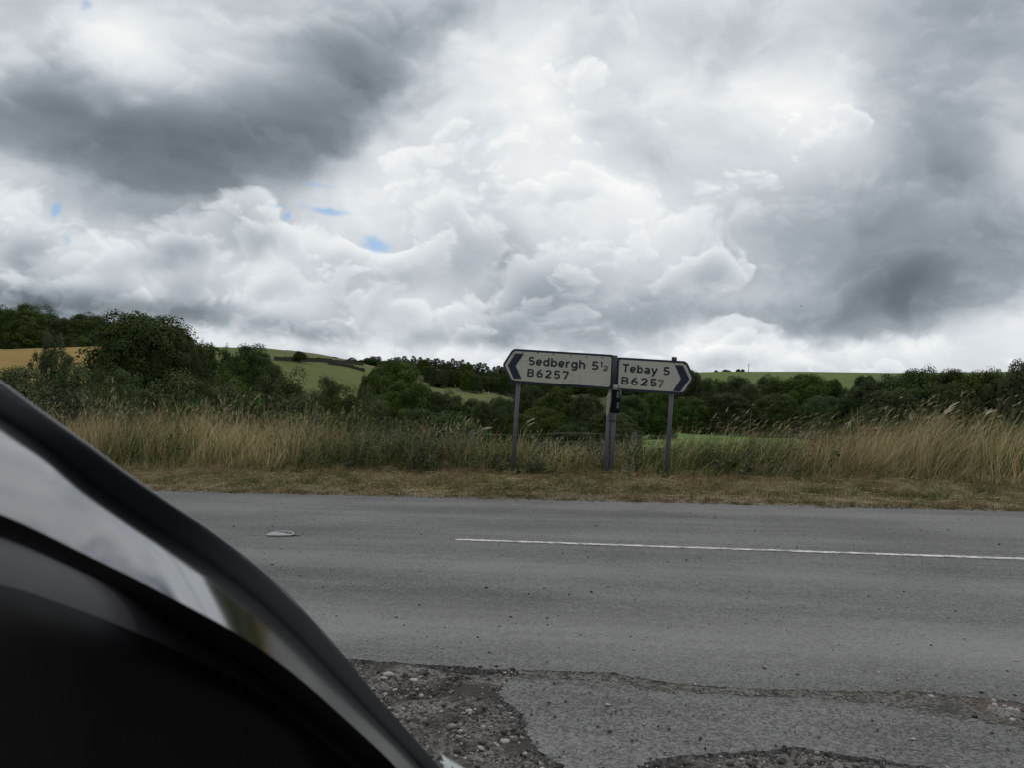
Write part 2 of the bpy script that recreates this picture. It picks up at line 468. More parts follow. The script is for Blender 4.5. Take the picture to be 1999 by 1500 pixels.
M['paint'] = material('worn white road paint', f_white, rough=0.8)

def f_terrain(g, b, t):
    q = g.node('ShaderNodeNewGeometry').outputs['Position']
    a = g.node('ShaderNodeAttribute', attribute_name='tint').outputs['Color']
    n = g.noise(q, 0.09, 6, 0.6); n2 = g.noise(q, 2.2, 5, 0.65); n3 = g.noise(q, 40.0, 4, 0.7)
    n4 = g.noise(g.mapping(q, rot=(0, 0, 0.5), scale=(0.02, 0.45, 0.45)), 1.0, 4, 0.6)
    f = g.add(0.15, g.mul(n, 0.75), g.mul(n2, 0.40), g.mul(n3, 0.30), g.mul(n4, 0.40))
    c = g.v('SCALE', a, f)
    g.put(b.inputs['Base Color'], c); bump(g, b, g.add(n3, g.mul(n2, 2)), 0.6, 0.03)
M['terrain'] = material('pasture and bare ground', f_terrain, rough=0.95, spec=0.1)
def f_gravel(g, b, t):
    q = along(g)
    v = g.voro(q, 55.0, 2, 0.6, out='Color'); d = g.voro(q, 55.0, 2, 0.6)
    n = g.noise(q, 3.0, 5, 0.6); r = g.sep(v)
    c = g.ramp(r[0], [(0.0, (0.032, 0.030, 0.027)), (0.5, (0.070, 0.065, 0.059)), (0.85, (0.13, 0.123, 0.112)), (1.0, (0.30, 0.285, 0.265))])
    c = g.mix(g.ss(n, 0.40, 0.65), c, (0.074, 0.064, 0.056))
    fine = g.noise(q, 160.0, 3, 0.7)
    c = g.mix(g.mul(g.ss(fine, 0.62, 0.40), 0.5), c, (0.03, 0.028, 0.026))
    g.put(b.inputs['Base Color'], c)
    bump(g, b, g.add(g.mul(g.sub(0.6, d), 1.5), fine), 0.9, 0.008)
M['gravel'] = material('dirty gravel', f_gravel, rough=0.95, spec=0.15)
def f_joint(g, b, t):
    q = along(g)
    v = g.sep(g.voro(q, 70.0, 2, 0.6, out='Color'))
    n = g.noise(q, 7.0, 5, 0.65); n2 = g.noise(q, 120.0, 3, 0.7)
    c = g.ramp(v[0], [(0.0, (0.014, 0.014, 0.013)), (0.5, (0.038, 0.037, 0.034)), (0.9, (0.085, 0.082, 0.075)), (1.0, (0.20, 0.19, 0.17))])
    c = g.mix(g.mul(g.ss(n, 0.48, 0.62), 0.7), c, (0.062, 0.062, 0.046))
    c = g.mix(g.mul(g.ss(g.sep(q)[0], 0.9, 1.6), g.ss(n, 0.6, 0.4), 0.8), c, (0.135, 0.092, 0.072))
    c = g.mix(g.mul(g.ss(n2, 0.6, 0.4), 0.4), c, (0.03, 0.028, 0.026))
    g.put(b.inputs['Base Color'], c); bump(g, b, g.add(v[1], n2), 0.8, 0.005)
M['jointdirt'] = material('dirt packed in the joint', f_joint, rough=0.95, spec=0.15)
def f_stone(g, b, t):
    rnd = g.node('ShaderNodeNewGeometry').outputs['Random Per Island']
    c = g.ramp(rnd, [(0.0, (0.028, 0.027, 0.026)), (0.40, (0.062, 0.059, 0.055)), (0.68, (0.13, 0.124, 0.115)), (0.84, (0.30, 0.29, 0.272)), (1.0, (0.52, 0.50, 0.475))])
    n = g.noise(coords(g), 90.0, 4, 0.6)
    c = g.mix(g.mul(n, 0.5), c, (0.10, 0.085, 0.07))
    g.put(b.inputs['Base Color'], c)
M['stones'] = material('mixed stones', f_stone, rough=0.9, spec=0.2)
def f_pale(g, b, t):
    n = g.noise(coords(g), 70.0, 5, 0.65)
    g.put(b.inputs['Base Color'], g.mix(n, (0.20, 0.19, 0.175), (0.48, 0.46, 0.43)))
    bump(g, b, n, 0.5, 0.004)
M['pale'] = material('pale limestone', f_pale, rough=0.9, spec=0.2)
def f_grit(g, b, t):
    rnd = g.node('ShaderNodeNewGeometry').outputs['Random Per Island']
    g.put(b.inputs['Base Color'], g.ramp(rnd, [(0.0, (0.012, 0.012, 0.012)), (0.72, (0.035, 0.034, 0.033)), (0.8, (0.15, 0.14, 0.13)), (1.0, (0.45, 0.43, 0.40))]))
M['grit'] = material('loose grit', f_grit, rough=0.9, spec=0.2)

def m_leaf(dark, mid, light, trans=0.20):
    def fn(g, b, t):
        geo = g.node('ShaderNodeNewGeometry'); oi = g.node('ShaderNodeObjectInfo')
        c = g.ramp(g.sep(g.node('ShaderNodeAttribute', attribute_name='tint').outputs['Color'])[0], [(0.05, dark), (0.55, mid), (0.98, light)])
        h = g.node('ShaderNodeHueSaturation')
        g.put(h.inputs['Color'], c)
        g.put(h.inputs['Hue'], g.lin(oi.outputs['Random'], 0, 1, 0.478, 0.506))
        g.put(h.inputs['Value'], g.lin(g.m('FRACT', g.mul(oi.outputs['Random'], 7.13)), 0, 1, 0.78, 1.22))
        g.put(h.inputs['Saturation'], g.lin(g.m('FRACT', g.mul(oi.outputs['Random'], 3.7)), 0, 1, 0.8, 1.08))
        g.put(b.inputs['Base Color'], h.outputs[0])
        tr = g.node('ShaderNodeBsdfTranslucent'); g.put(tr.inputs[0], h.outputs[0])
        mx = g.node('ShaderNodeMixShader'); mx.inputs[0].default_value = trans
        t.links.new(b.outputs[0], mx.inputs[1]); t.links.new(tr.outputs[0], mx.inputs[2])
        t.links.new(mx.outputs[0], t.nodes['Material Output'].inputs[0])
    return fn
M['leaf'] = material('broadleaf foliage', m_leaf((0.024, 0.044, 0.011), (0.042, 0.072, 0.017), (0.076, 0.110, 0.026)), rough=0.8, spec=0.10)
M['leaf_pale'] = material('pale shrub foliage', m_leaf((0.044, 0.068, 0.022), (0.066, 0.096, 0.033), (0.100, 0.132, 0.050)), rough=0.8, spec=0.12)
M['needle'] = material('conifer foliage', m_leaf((0.024, 0.040, 0.016), (0.036, 0.056, 0.022), (0.056, 0.078, 0.032), 0.1), rough=0.8, spec=0.1)
def f_bark(g, b, t):
    n = g.noise(g.mapping(coords(g), scale=(14, 14, 3)), 1.0, 6, 0.65)
    g.put(b.inputs['Base Color'], g.mix(n, (0.020, 0.017, 0.014), (0.095, 0.082, 0.066))); bump(g, b, n, 0.7, 0.03)
M['bark'] = material('rough bark', f_bark, rough=0.95, spec=0.1)
def m_tint(trans):
    def fn(g, b, t):
        a = g.node('ShaderNodeAttribute', attribute_name='tint').outputs['Color']
        g.put(b.inputs['Base Color'], a)
        tr = g.node('ShaderNodeBsdfTranslucent'); g.put(tr.inputs[0], a)
        mx = g.node('ShaderNodeMixShader'); mx.inputs[0].default_value = trans
        t.links.new(b.outputs[0], mx.inputs[1]); t.links.new(tr.outputs[0], mx.inputs[2])
        t.links.new(mx.outputs[0], t.nodes['Material Output'].inputs[0])
    return fn
M['grass'] = material('grass blades', m_tint(0.3), rough=0.7, spec=0.2)

def f_panel(g, b, t):
    q = coords(g)
    n = g.noise(q, 3.0, 6, 0.6); n2 = g.noise(g.mapping(q, scale=(1.2, 1, 10)), 1.6, 5, 0.65); n3 = g.noise(q, 60.0, 3, 0.7)
    c = g.mix(g.add(g.mul(n, 0.5), g.mul(n2, 0.5)), (0.24, 0.24, 0.19), (0.455, 0.455, 0.385))
    c = g.mix(g.mul(g.ss(n3, 0.56, 0.72), 0.5), c, (0.15, 0.145, 0.10))
    drip = g.noise(g.mapping(q, scale=(9, 1, 0.8)), 1.6, 5, 0.65)
    c = g.mix(g.mul(g.ss(drip, 0.52, 0.72), 0.45), c, (0.17, 0.175, 0.115))
    seams = g.ss(g.m('ABSOLUTE', g.sub(g.m('FRACT', g.mul(g.sep(q)[2], 7.0)), 0.5)), 0.03, 0.0)
    c = g.mix(g.mul(seams, 0.18), c, (0.2, 0.19, 0.14))
    g.put(b.inputs['Base Color'], c)
M['panel'] = material('weathered white sign face', f_panel, rough=0.55)
def m_worn(c0, c1, scale, rough, metal=0.0):
    def fn(g, b, t):
        n = g.noise(coords(g), scale, 6, 0.65)
        g.put(b.inputs['Base Color'], g.mix(n, c0, c1)); bump(g, b, n, 0.15, 0.003)
    return material('worn surface', fn, rough=rough, metal=metal)
M['black'] = m_worn((0.006, 0.010, 0.024), (0.014, 0.020, 0.042), 12, 0.85)
M['pitch'] = material('pitch black casting', None, (0.004, 0.004, 0.005), 0.7, 0.0, 0.15)
M['letter'] = m_worn((0.010, 0.012, 0.017), (0.036, 0.038, 0.044), 16, 0.85)
M['faded'] = m_worn((0.05, 0.055, 0.065), (0.14, 0.145, 0.15), 20, 0.6)
M['post'] = m_worn((0.055, 0.058, 0.066), (0.105, 0.105, 0.115), 9, 0.65)
M['postdark'] = m_worn((0.018, 0.020, 0.026), (0.045, 0.046, 0.052), 9, 0.6)
M['galv'] = m_worn((0.16, 0.165, 0.17), (0.30, 0.30, 0.30), 14, 0.55)
M['rust'] = m_worn((0.030, 0.028, 0.028), (0.075, 0.060, 0.050), 30, 0.8)
M['wood'] = m_worn((0.045, 0.042, 0.038), (0.11, 0.102, 0.092), 20, 0.9)
M['wire'] = m_worn((0.12, 0.13, 0.14), (0.22, 0.23, 0.24), 20, 0.5)
M['wool'] = m_worn((0.50, 0.48, 0.43), (0.72, 0.70, 0.65), 12, 0.95)
M['dark'] = m_worn((0.012, 0.011, 0.010), (0.03, 0.028, 0.025), 12, 0.8)
M['drystone'] = m_worn((0.018, 0.019, 0.013), (0.050, 0.048, 0.036), 1.2, 0.95)
M['litter'] = m_worn((0.28, 0.29, 0.29), (0.52, 0.53, 0.53), 18, 0.5)

# ------------------------------------------------------------------ the lie of the land
CY, SY = math.cos(YAW), math.sin(YAW)
SLOPE = 0.052                                    # the road climbs to the right
N_FAR, N_MID, N_NEAR = 11.74, 7.97, 4.12         # far edge, centre line and near edge of the carriageway
PROF_N = [-400, 3.9, 4.3, 11.55, 11.80, 12.3, 13.0, 13.7, 14.6, 16.0, 17.5, 20, 26, 40, 70, 400]
PROF_Z = [-0.05, -0.05, -0.06, -0.06, 0.015, 0.09, 0.20, 0.30, 0.34, 0.28, 0.0, -0.5, -1.0, -1.8, -2.8, -3.6]
def az_px(x): d = ray(x, 780); return math.atan2(d.x, d.y)
RIDGE = [(-900, 640, 240), (-300, 660, 250), (0, 690, 262), (90, 688, 266), (170, 684, 270), (300, 682, 300), (420, 682, 360), (500, 682, 400), (560, 686, 420), (620, 693, 425), (680, 704, 430), (740, 716, 440), (800, 726, 440),
         (860, 738, 440), (930, 748, 440), (1000, 752, 450), (1200, 745, 480), (1330, 730, 560), (1400, 728, 600), (1560, 731, 600), (1740, 738, 600), (1999, 744, 600), (2600, 760, 600)]
_ra = np.array([az_px(x) for x, y, d in RIDGE])
_rz = np.array([at(x, y, d).z for x, y, d in RIDGE]); _rd = np.array([d for x, y, d in RIDGE])
def smooth01(t): t = np.clip(t, 0, 1); return t * t * (3 - 2 * t)
def ground(x, y):
    x = np.asarray(x, float); y = np.asarray(y, float)
    n = x * SY + y * CY
    D = np.hypot(x, y); a = np.arctan2(x, y)
    near = SLOPE * np.clip(x, -60, 60) + np.interp(n, PROF_N, PROF_Z)
    near = near + np.where(n > 12.0, 0.025 * np.sin(x * 2.3 + 1.0) * np.sin(y * 1.7 + x * 0.9), 0)
    zr = np.interp(a, _ra, _rz); dr = np.interp(a, _ra, _rd)
    floor_ = np.interp(a, [az_px(300), az_px(900), az_px(1300), az_px(1999)], [-6.0, -6.0, -3.1, -2.6])
    dv = dr * 0.42
    t = (D - dv) / (dr - dv)
    far = floor_ + (zr - floor_) * (smooth01(t) * 0.6 + np.clip(t, 0, 1) * 0.4)
    far = far - np.clip(D - dr, 0, None) * 0.03
    far = np.where(np.cos(a) > 0.2, far, SLOPE * np.clip(x, -60, 60) - 0.05)
    w = smooth01((D - 40) / 75) * smooth01((np.cos(a) - 0.2) / 0.2)
    w = np.where(np.cos(a) > 0.4, smooth01((D - 40) / 75), w)
    return near * (1 - w) + far * w
def gz(x, y): return float(ground(x, y))
def rd(s, n, dz=0.0):                            # a point of the road plane
    x, y = s * CY + n * SY, -s * SY + n * CY
    return Vector((x, y, SLOPE * x + dz))
def sn(p): return (p.x * CY - p.y * SY, p.x * SY + p.y * CY)
def onroad(x, y):                                # pixel -> road plane
    d = ray(x, y); t = -CAM.z / (d.z - SLOPE * d.x)
    return CAM + d * t
def hit(x, y, d0=8.0):                           # pixel -> ground
    r = ray(x, y); d = d0
    while d < 900:
        p = CAM + r * d
        if p.z < gz(p.x, p.y): return p
        d *= 1.002
    return CAM + r * d

rows = np.concatenate([[0.0, 1.0], np.arange(2.0, 10.5, 0.5), np.arange(10.6, 19, 0.16), 19 * 1.052 ** np.arange(1, 90), [2200, 3500, 6000]])
cols = np.concatenate([np.arange(-R(40), R(40), R(0.22)), np.arange(R(40), 2 * math.pi - R(40), R(3))])
RR, AA = np.meshgrid(rows, cols, indexing='ij')
X, Y = RR * np.sin(AA), RR * np.cos(AA)
Z = ground(X, Y)
AW = np.mod(AA + math.pi, 2 * math.pi) - math.pi
nn = X * SY + Y * CY
# land cover: its own colour for each field
def cover(a, D, n):
    c = np.empty(a.shape + (3,)); c[:] = (0.045, 0.055, 0.022)             # rough scrub
    def put(mask, col): c[mask] = col
    L = az_px
    put((a > L(1230)) & (D > 95) & (D < 300), (0.090, 0.155, 0.035))       # meadow in the valley bottom
    put((a > L(940)) & (a < L(1060)) & (D > 30) & (D < 90), (0.105, 0.140, 0.052))
    put((a > L(1335)) & (D >= 330), (0.090, 0.118, 0.033))                 # green hill to the right
    put((a > L(380)) & (a < L(790)) & (D > 190), (0.084, 0.104, 0.031))    # olive pasture
    put((a > L(380)) & (a < L(790)) & (D > 392), (0.125, 0.105, 0.052))
    put((a >= L(790)) & (a < L(1010)) & (D > 170), (0.098, 0.110, 0.037))  # paler strip
    wx_ = [(842, 744), (900, 752), (960, 765), (1010, 780)]
    wd_ = np.interp(a, [L(x) for x, y in wx_], [hit(x, y, 150.0).xy.length for x, y in wx_])
    put((a >= L(790)) & (a < L(1340)) & (D > wd_), (0.050, 0.058, 0.026))
    put((a < L(380)) & (D > 150), (0.225, 0.155, 0.050))                   # ripe golden field
    put(n < 20, (0.130, 0.112, 0.055))
    put(n < 12.05, (0.200, 0.165, 0.110))                                  # dead cuttings and grit by the road
    put(n < 11.4, (0.085, 0.075, 0.066))
    return c
tint = cover(AW, RR, nn)
nr, nc = RR.shape
idx = np.arange(nr * nc).reshape(nr, nc)
a_, b_ = idx[:-1], idx[1:]
F = np.stack([a_, b_, np.roll(b_, -1, 1), np.roll(a_, -1, 1)], -1).reshape(-1, 4)
me = np_mesh('terrain', np.stack([X, Y, Z], -1).reshape(-1, 3), F, True, tint.reshape(-1, 3))
me.flip_normals()
terrain = tag(link_mesh('terrain', me, M['terrain']), kind='structure')

# ------------------------------------------------------------------ carriageway, apron, gravel
from mathutils.geometry import tessellate_polygon
def jag(pts, step, amp, rn):
    """subdivide a polyline of road-plane points and roughen it"""
    out = []
    for p, q in zip(pts, pts[1:]):
        L = (q - p).length; k = max(1, int(L / step))
        t = (q - p).normalized(); nrm = Vector((-t.y, t.x, 0))
        for i in range(k):
            j = rn.gauss(0, amp) + amp * 0.9 * math.sin(i * step * 41 + L * 37) + amp * 0.7 * math.sin(i * step * 97)
            w = p.lerp(q, i / k) + nrm * j
            w.z = SLOPE * w.x; out.append(w)
    out.append(pts[-1]); return out
def slab(name, loop, thick, top_mat, edge_mat, crumble, closed_from=0, lift=0.0):
    """a sheet of asphalt with a crumbling sloped edge"""
    V = [Vector((p.x, p.y, SLOPE * p.x + lift)) for p in loop]
    tris = tessellate_polygon([[Vector((p.x, p.y, 0)) for p in V]])
    bm = bmesh.new()
    vs = [bm.verts.new(p) for p in V]
    for t in tris:
        try: bm.faces.new([vs[i] for i in t])
        except ValueError: pass
    cx = Vector((0, 0, 0))
    n = len(V); area = sum(V[i].x * V[(i + 1) % n].y - V[(i + 1) % n].x * V[i].y for i in range(n))
    sgn = 1 if area > 0 else -1
    low = []
    rr = random.Random(3)
    for i in range(n):
        t = (V[(i + 1) % n] - V[i - 1]); t.z = 0
        if t.length < 1e-6: t = Vector((1, 0, 0))
        t.normalize(); o = Vector((t.y, -t.x, 0)) * sgn
        q = V[i] + o * crumble * rr.uniform(0.4, 1.3); low.append(bm.verts.new((q.x, q.y, SLOPE * q.x - thick)))
    bm.faces.ensure_lookup_table()
    for f in bm.faces: f.material_index = 0
    for i in range(n):
        try:
            f = bm.faces.new((vs[i], vs[(i + 1) % n], low[(i + 1) % n], low[i])); f.material_index = 1
        except ValueError: pass
    bmesh.ops.recalc_face_normals(bm, faces=bm.faces)
    for f in bm.faces:
        if f.material_index == 0 and f.normal.z < 0: f.normal_flip()
    me = bpy.data.meshes.new(name); bm.to_mesh(me); bm.free()
    me.materials.append(top_mat); me.materials.append(edge_mat)
    return tag(link_mesh(name, me), kind='structure')
rr1 = random.Random(21)
P = lambda L: [onroad(x, y) for x, y in L]
near_px = [(640, 1281), (700, 1289), (762, 1293), (830, 1299), (895, 1301), (930, 1305), (965, 1309), (998, 1305), (1018, 1310), (1100, 1312), (1190, 1314), (1260, 1327), (1320, 1336), (1450, 1345), (1560, 1350), (1700, 1352), (1790, 1349), (1850, 1359), (1930, 1364), (1999, 1374)]
edge = P(near_px)
s0, n0 = sn(edge[0]); s1, n1 = sn(edge[-1])
near_edge = jag([rd(-30, 4.20), rd(-4, n0 - 0.02), rd(s0 - 0.5, n0 - 0.01)] + edge + [rd(s1 + 0.5, n1 + 0.02), rd(8, 4.1), rd(40, 4.1)], 0.013, 0.0050, rr1)
far_edge = jag([rd(60, N_FAR), rd(12, N_FAR + 0.02), rd(4, N_FAR - 0.03), rd(0, N_FAR + 0.03), rd(-5, N_FAR), rd(-12, N_FAR - 0.02), rd(-60, N_FAR)], 0.08, 0.018, rr1)
# dirt packed into the joint between road and apron
joint_hi = P([(1012, 1303), (1100, 1307), (1190, 1309), (1260, 1322), (1320, 1331), (1450, 1340), (1560, 1345), (1700, 1347), (1790, 1344), (1850, 1354), (1930, 1359), (1999, 1369), (2110, 1385)])
joint_lo = P([(1012, 1324), (1110, 1327), (1190, 1332), (1250, 1345), (1320, 1351), (1450, 1358), (1560, 1362), (1660, 1367), (1760, 1383), (1850, 1397), (1940, 1413), (1999, 1430), (2110, 1450)])
def strip(name, hi, lo, nx, nv, z0, amp):
    V, F = [], []
    rn = random.Random(8)
    for i in range(nx + 1):
        u = i / nx * (len(hi) - 1); k = min(int(u), len(hi) - 2); f = u - k
        a, b_ = hi[k].lerp(hi[k + 1], f), lo[k].lerp(lo[k + 1], f)
        dz = z0(i / nx)
        wide = 0.30 * (1 - min(1, max(0, i / nx - 0.45) * 3))
        ja, jb = rn.gauss(0, 0.055) + 0.12 * math.sin(i * 0.37) * math.sin(i * 0.11) + wide, rn.gauss(0, 0.055) + 0.12 * math.sin(i * 0.29 + 1) * math.sin(i * 0.13) - wide * 0.15
        for j in range(nv + 1):
            t = j / nv
            t = t + (ja * (1 - t) + jb * t) * (0.5 if 0 < j < nv else 1.0)
            q = a.lerp(b_, t)
            mid_ = 4 * (j / nv) * (1 - j / nv)
            e_ = 0.0010 - 0.0036 * (j / nv)
            V.append((q.x, q.y, SLOPE * q.x + e_ + (dz - e_) * mid_ * min(1, max(0, i / nx - 0.4) * 5) + rn.gauss(0, amp) * mid_))
    for i in range(nx):
        for j in range(nv): k = i * (nv + 1) + j; F.append((k, k + 1, k + nv + 2, k + nv + 1))
    return tag(link_mesh(name, np_mesh(name, V, F, True), M['jointdirt']), kind='structure')
strip('joint_dirt', joint_hi, joint_lo, 260, 6, lambda u: 0.0015 - 0.016 * max(0, u - 0.5) * 2, 0.0010)
road = slab('road', near_edge + far_edge, 0.026, M['road'], M['break'], 0.026)
left_px = [(1018, 1318), (1000, 1322), (985, 1334), (976, 1350), (984, 1366), (1002, 1379), (1022, 1396), (1030, 1412), (1026, 1424), (1038, 1440), (1048, 1458), (1070, 1476), (1098, 1492), (1116, 1512), (1130, 1545)]
low_px = [(1215, 1545), (1232, 1512), (1250, 1491), (1300, 1478), (1370, 1471), (1440, 1466), (1500, 1464), (1555, 1457), (1600, 1465), (1700, 1480), (1800, 1494), (1850, 1504), (1930, 1518), (2010, 1530), (2200, 1560)]
up_px = [(2200, 1455), (2100, 1440), (1999, 1424), (1940, 1408), (1850, 1392), (1760, 1378), (1660, 1362), (1560, 1357), (1450, 1353), (1320, 1346), (1250, 1340), (1190, 1326), (1110, 1321), (1018, 1318)]
loop = jag(P(left_px + low_px), 0.012, 0.0048, rr1)[:-1] + jag(P([low_px[-1], up_px[0]]), 0.05, 0.002, rr1)[:-1] + jag(P(up_px), 0.013, 0.0045, rr1)[:-1]
apron = slab('asphalt_apron', loop, 0.026, M['apron'], M['break'], 0.026, lift=-0.004)
# gravel ground between road and apron and under the car
gx = np.linspace(-3.2, 4.2, 150); gn = np.linspace(0.6, 4.5, 90)
GS, GN = np.meshgrid(gx, gn)
hx = 0.012 * (np.sin(GS * 9.1 + GN * 5) * np.sin(GN * 11.3) + 0.6 * np.sin(GS * 23 + 1) * np.sin(GN * 19 + 2)) + nrg.normal(0, 0.0025, GS.shape)
XX, YY = GS * CY + GN * SY, -GS * SY + GN * CY
V = np.stack([XX, YY, SLOPE * XX - 0.0185 + np.clip(hx, -0.014, 0.014)], -1).reshape(-1, 3)
idx = np.arange(GS.size).reshape(GS.shape)
F = np.stack([idx[:-1, :-1], idx[:-1, 1:], idx[1:, 1:], idx[1:, :-1]], -1).reshape(-1, 4)
tag(link_mesh('gravel_ground', np_mesh('gravel_ground', V, F, True), M['gravel']), kind='structure')

# centre line: one long worn dash
ds, dn = sn(onroad(891, 1055))
mb_v, mb_f = [], []
rr2 = random.Random(5)
L0, L1 = ds, 9.5
k = int((L1 - L0) / 0.03)
for i in range(k + 1):
    s = L0 + (L1 - L0) * i / k
    for w in (-0.048, 0.048):
        mb_v.append(rd(s, N_MID + w + rr2.gauss(0, 0.006) + 0.004 * math.sin(s * 9), 0.0045))
for i in range(k):
    mb_f.append((2 * i, 2 * i + 2, 2 * i + 3, 2 * i + 1))
tag(link_mesh('road_marking', np_mesh('road_marking', mb_v, mb_f), M['paint']), kind='structure')

# loose stones
def ico():
    bm = bmesh.new(); bmesh.ops.create_icosphere(bm, subdivisions=1, radius=1.0)
    v = np.array([x.co[:] for x in bm.verts]); f = np.array([[q.index for q in x.verts] for x in bm.faces]); bm.free(); return v, f
IV, IF = ico()
OV = np.array([(1, 0, 0), (-1, 0, 0), (0, 1, 0), (0, -1, 0), (0, 0, 1), (0, 0, -1)], float)
OF = np.array([(0, 2, 4), (2, 1, 4), (1, 3, 4), (3, 0, 4), (2, 0, 5), (1, 2, 5), (3, 1, 5), (0, 3, 5)])
def stones(name, pts, sizes, base, faces, mat, flat=0.6):
    n = len(pts); k = len(base)
    S = sizes[:, None, None] * (nrg.uniform(0.6, 1.25, (n, 1, 3)) * np.array([1, 1, flat]))
    th = nrg.uniform(0, 6.28, n)
    B = base[None] * (1 + nrg.uniform(-0.28, 0.28, (n, k, 1))) * S
    c, s = np.cos(th)[:, None], np.sin(th)[:, None]
    V = np.stack([B[..., 0] * c - B[..., 1] * s, B[..., 0] * s + B[..., 1] * c, B[..., 2]], -1) + pts[:, None]
    F = (faces[None] + (np.arange(n) * k)[:, None, None]).reshape(-1, 3)
    return link_mesh(name, np_mesh(name, V.reshape(-1, 3), F), mat)
def inside(poly, x, y):
    r = np.zeros(x.shape, bool); n = len(poly)
    for i in range(n):
        x0, y0 = poly[i].x, poly[i].y; x1, y1 = poly[i - 1].x, poly[i - 1].y
        c = ((y0 > y) != (y1 > y)) & (x < (x1 - x0) * (y - y0) / (y1 - y0 + 1e-12) + x0)
        r ^= c
    return r
apron_poly = P(left_px + low_px + up_px)
road_poly = [rd(-30, 4.2), rd(-1.4, 4.2)] + edge + [rd(40, 4.1), rd(40, 12), rd(-30, 12)]
N = 34000
s_ = nrg.uniform(-1.6, 2.9, N); n_ = nrg.uniform(2.3, 4.45, N)
x_, y_ = s_ * CY + n_ * SY, -s_ * SY + n_ * CY
ok = ~inside(apron_poly, x_, y_) & ~inside(road_poly, x_, y_)
dens = 0.55 + 0.45 * np.sin(x_ * 7 + 1.3) * np.sin(y_ * 6.1)
ok &= nrg.random(N) < dens
x_, y_ = x_[ok], y_[ok]
sz = np.clip(nrg.lognormal(math.log(0.0044), 0.60, len(x_)), 0.0018, 0.019)
tag(stones('gravel_stones', np.stack([x_, y_, SLOPE * x_ - 0.013 + sz * 0.25], -1), sz, IV, IF, M['stones']),
    'loose grey and buff gravel lying in the broken road edge', kind='stuff')
N = 5200
n_ = 3.0 + 8.7 * nrg.random(N) ** 3.2; s_ = nrg.uniform(-3.5, 4.5, N) * (0.5 + n_ / 9)
x_, y_ = s_ * CY + n_ * SY, -s_ * SY + n_ * CY
ok = inside(apron_poly, x_, y_) | inside(road_poly, x_, y_)
x_, y_ = x_[ok], y_[ok]
sz = np.clip(nrg.lognormal(math.log(0.0036), 0.60, len(x_)), 0.0014, 0.015)
tag(stones('loose_grit', np.stack([x_, y_, SLOPE * x_ + sz * 0.2], -1), sz, OV, OF, M['grit'], 0.5),
    'dark grit scattered over the worn asphalt', kind='stuff')
# black crumbs along the broken edges
ce = [p for p in near_edge if -1.6 < p.x < 3.2] + [p for p in loop if 0 < p.x < 3.0]
ci = nrg.integers(0, len(ce), 1500)
cp_ = np.array([ce[i][:] for i in ci]); cp_[:, :2] += nrg.normal(0, 0.024, (1500, 2))
sz = np.clip(nrg.lognormal(math.log(0.0036), 0.5, 1500), 0.002, 0.014)
cp_[:, 2] = SLOPE * cp_[:, 0] - 0.006 - 0.02 * nrg.random(1500)
tag(stones('asphalt_crumbs', cp_, sz, IV, IF, M['break'], 0.7), 'black asphalt crumbs along the broken edges', kind='stuff')
# pale grit along the far edge of the road
N = 9000
s_ = nrg.uniform(-14, 11, N); n_ = N_FAR + nrg.normal(0.07, 0.10, N)
x_, y_ = s_ * CY + n_ * SY, -s_ * SY + n_ * CY
sz = np.clip(nrg.lognormal(math.log(0.008), 0.4, N), 0.004, 0.02)
tag(stones('edge_grit', np.stack([x_, y_, np.maximum(SLOPE * x_, ground(x_, y_)) + sz * 0.2], -1), sz, OV, OF, M['stones'], 0.5),
    'pale grit washed along the far edge of the road', kind='stuff')
ST = [(759, 1316, 17, 'pale wedge of stone under the broken road edge beside the car'), (985, 1330, 6, 'small pale stone by the corner of the apron'), (862, 1387, 9, 'pale rounded stone in the middle of the gravel patch'),
      (916, 1385, 11, 'pale flat stone in the gravel facing the apron corner'), (940, 1458, 12, 'pale blocky stone at the bottom of the gravel patch'), (900, 1424, 9, 'whitish stone in the gravel above the pale blocky one'),
      (1820, 1358, 10, 'cream stone in the gravel crack at the far right'), (1972, 1383, 12, 'pinkish stone at the right end of the gravel crack')]
for i, (x, y, r, lab) in enumerate(ST):
    p = onroad(x, y); d = (p - CAM).length; rad = r / FOC * d * 0.55
    rn = random.Random(40 + i)
    me = MB().ball((0, 0, 0), rad, 1, (1.3, 0.9, 0.55), 0.26, rn).mesh('stone')
    o = tag(link_mesh('stone', me, M['pale']), lab, 'stone', 'pale stones in the gravel')
    o.location = (p.x, p.y, SLOPE * p.x - 0.012 + rad * 0.3); o.rotation_euler = (0, 0, rn.uniform(0, 6))
# litter on the far lane
p = onroad(547, 1047)
lt = tag(empty('litter', (p.x, p.y, p.z), (0, -math.atan(SLOPE), -R(6))), 'flattened pale plastic loop lying on the far lane of the road', 'litter')
ring = [(0.140 * math.cos(a), 0.070 * math.sin(a), 0.010 + 0.026 * max(0, math.cos((a if a < math.pi else 2 * math.pi - a) - 1.3)) * (1 if math.sin(a) > 0 else 0.25)) for a in [2 * math.pi * i / 26 for i in range(27)]]
MB().tube(ring, [0.006 + 0.007 * max(0, -math.sin(2 * math.pi * i / 26)) for i in range(27)], 8, False).build('loop', M['litter'], lt)
MB().tube([(-0.13, -0.02, 0.010), (-0.06, -0.035, 0.022), (0.03, -0.02, 0.018), (0.11, -0.035, 0.012)], [0.006, 0.016, 0.014, 0.004], 8).build('strap', M['litter'], lt)
MB().box((0.02, 0.02, 0.006), (0.22, 0.10, 0.008), bev=0.003).build('dark_fill', M['dark'], lt)  # dark sheet filling the inside of the loop
MB().tube([(0.12, -0.03, 0.008), (0.17, -0.02, 0.006), (0.225, -0.03, 0.005)], [0.008, 0.006, 0.003], 6).build('tail', M['dark'], lt)
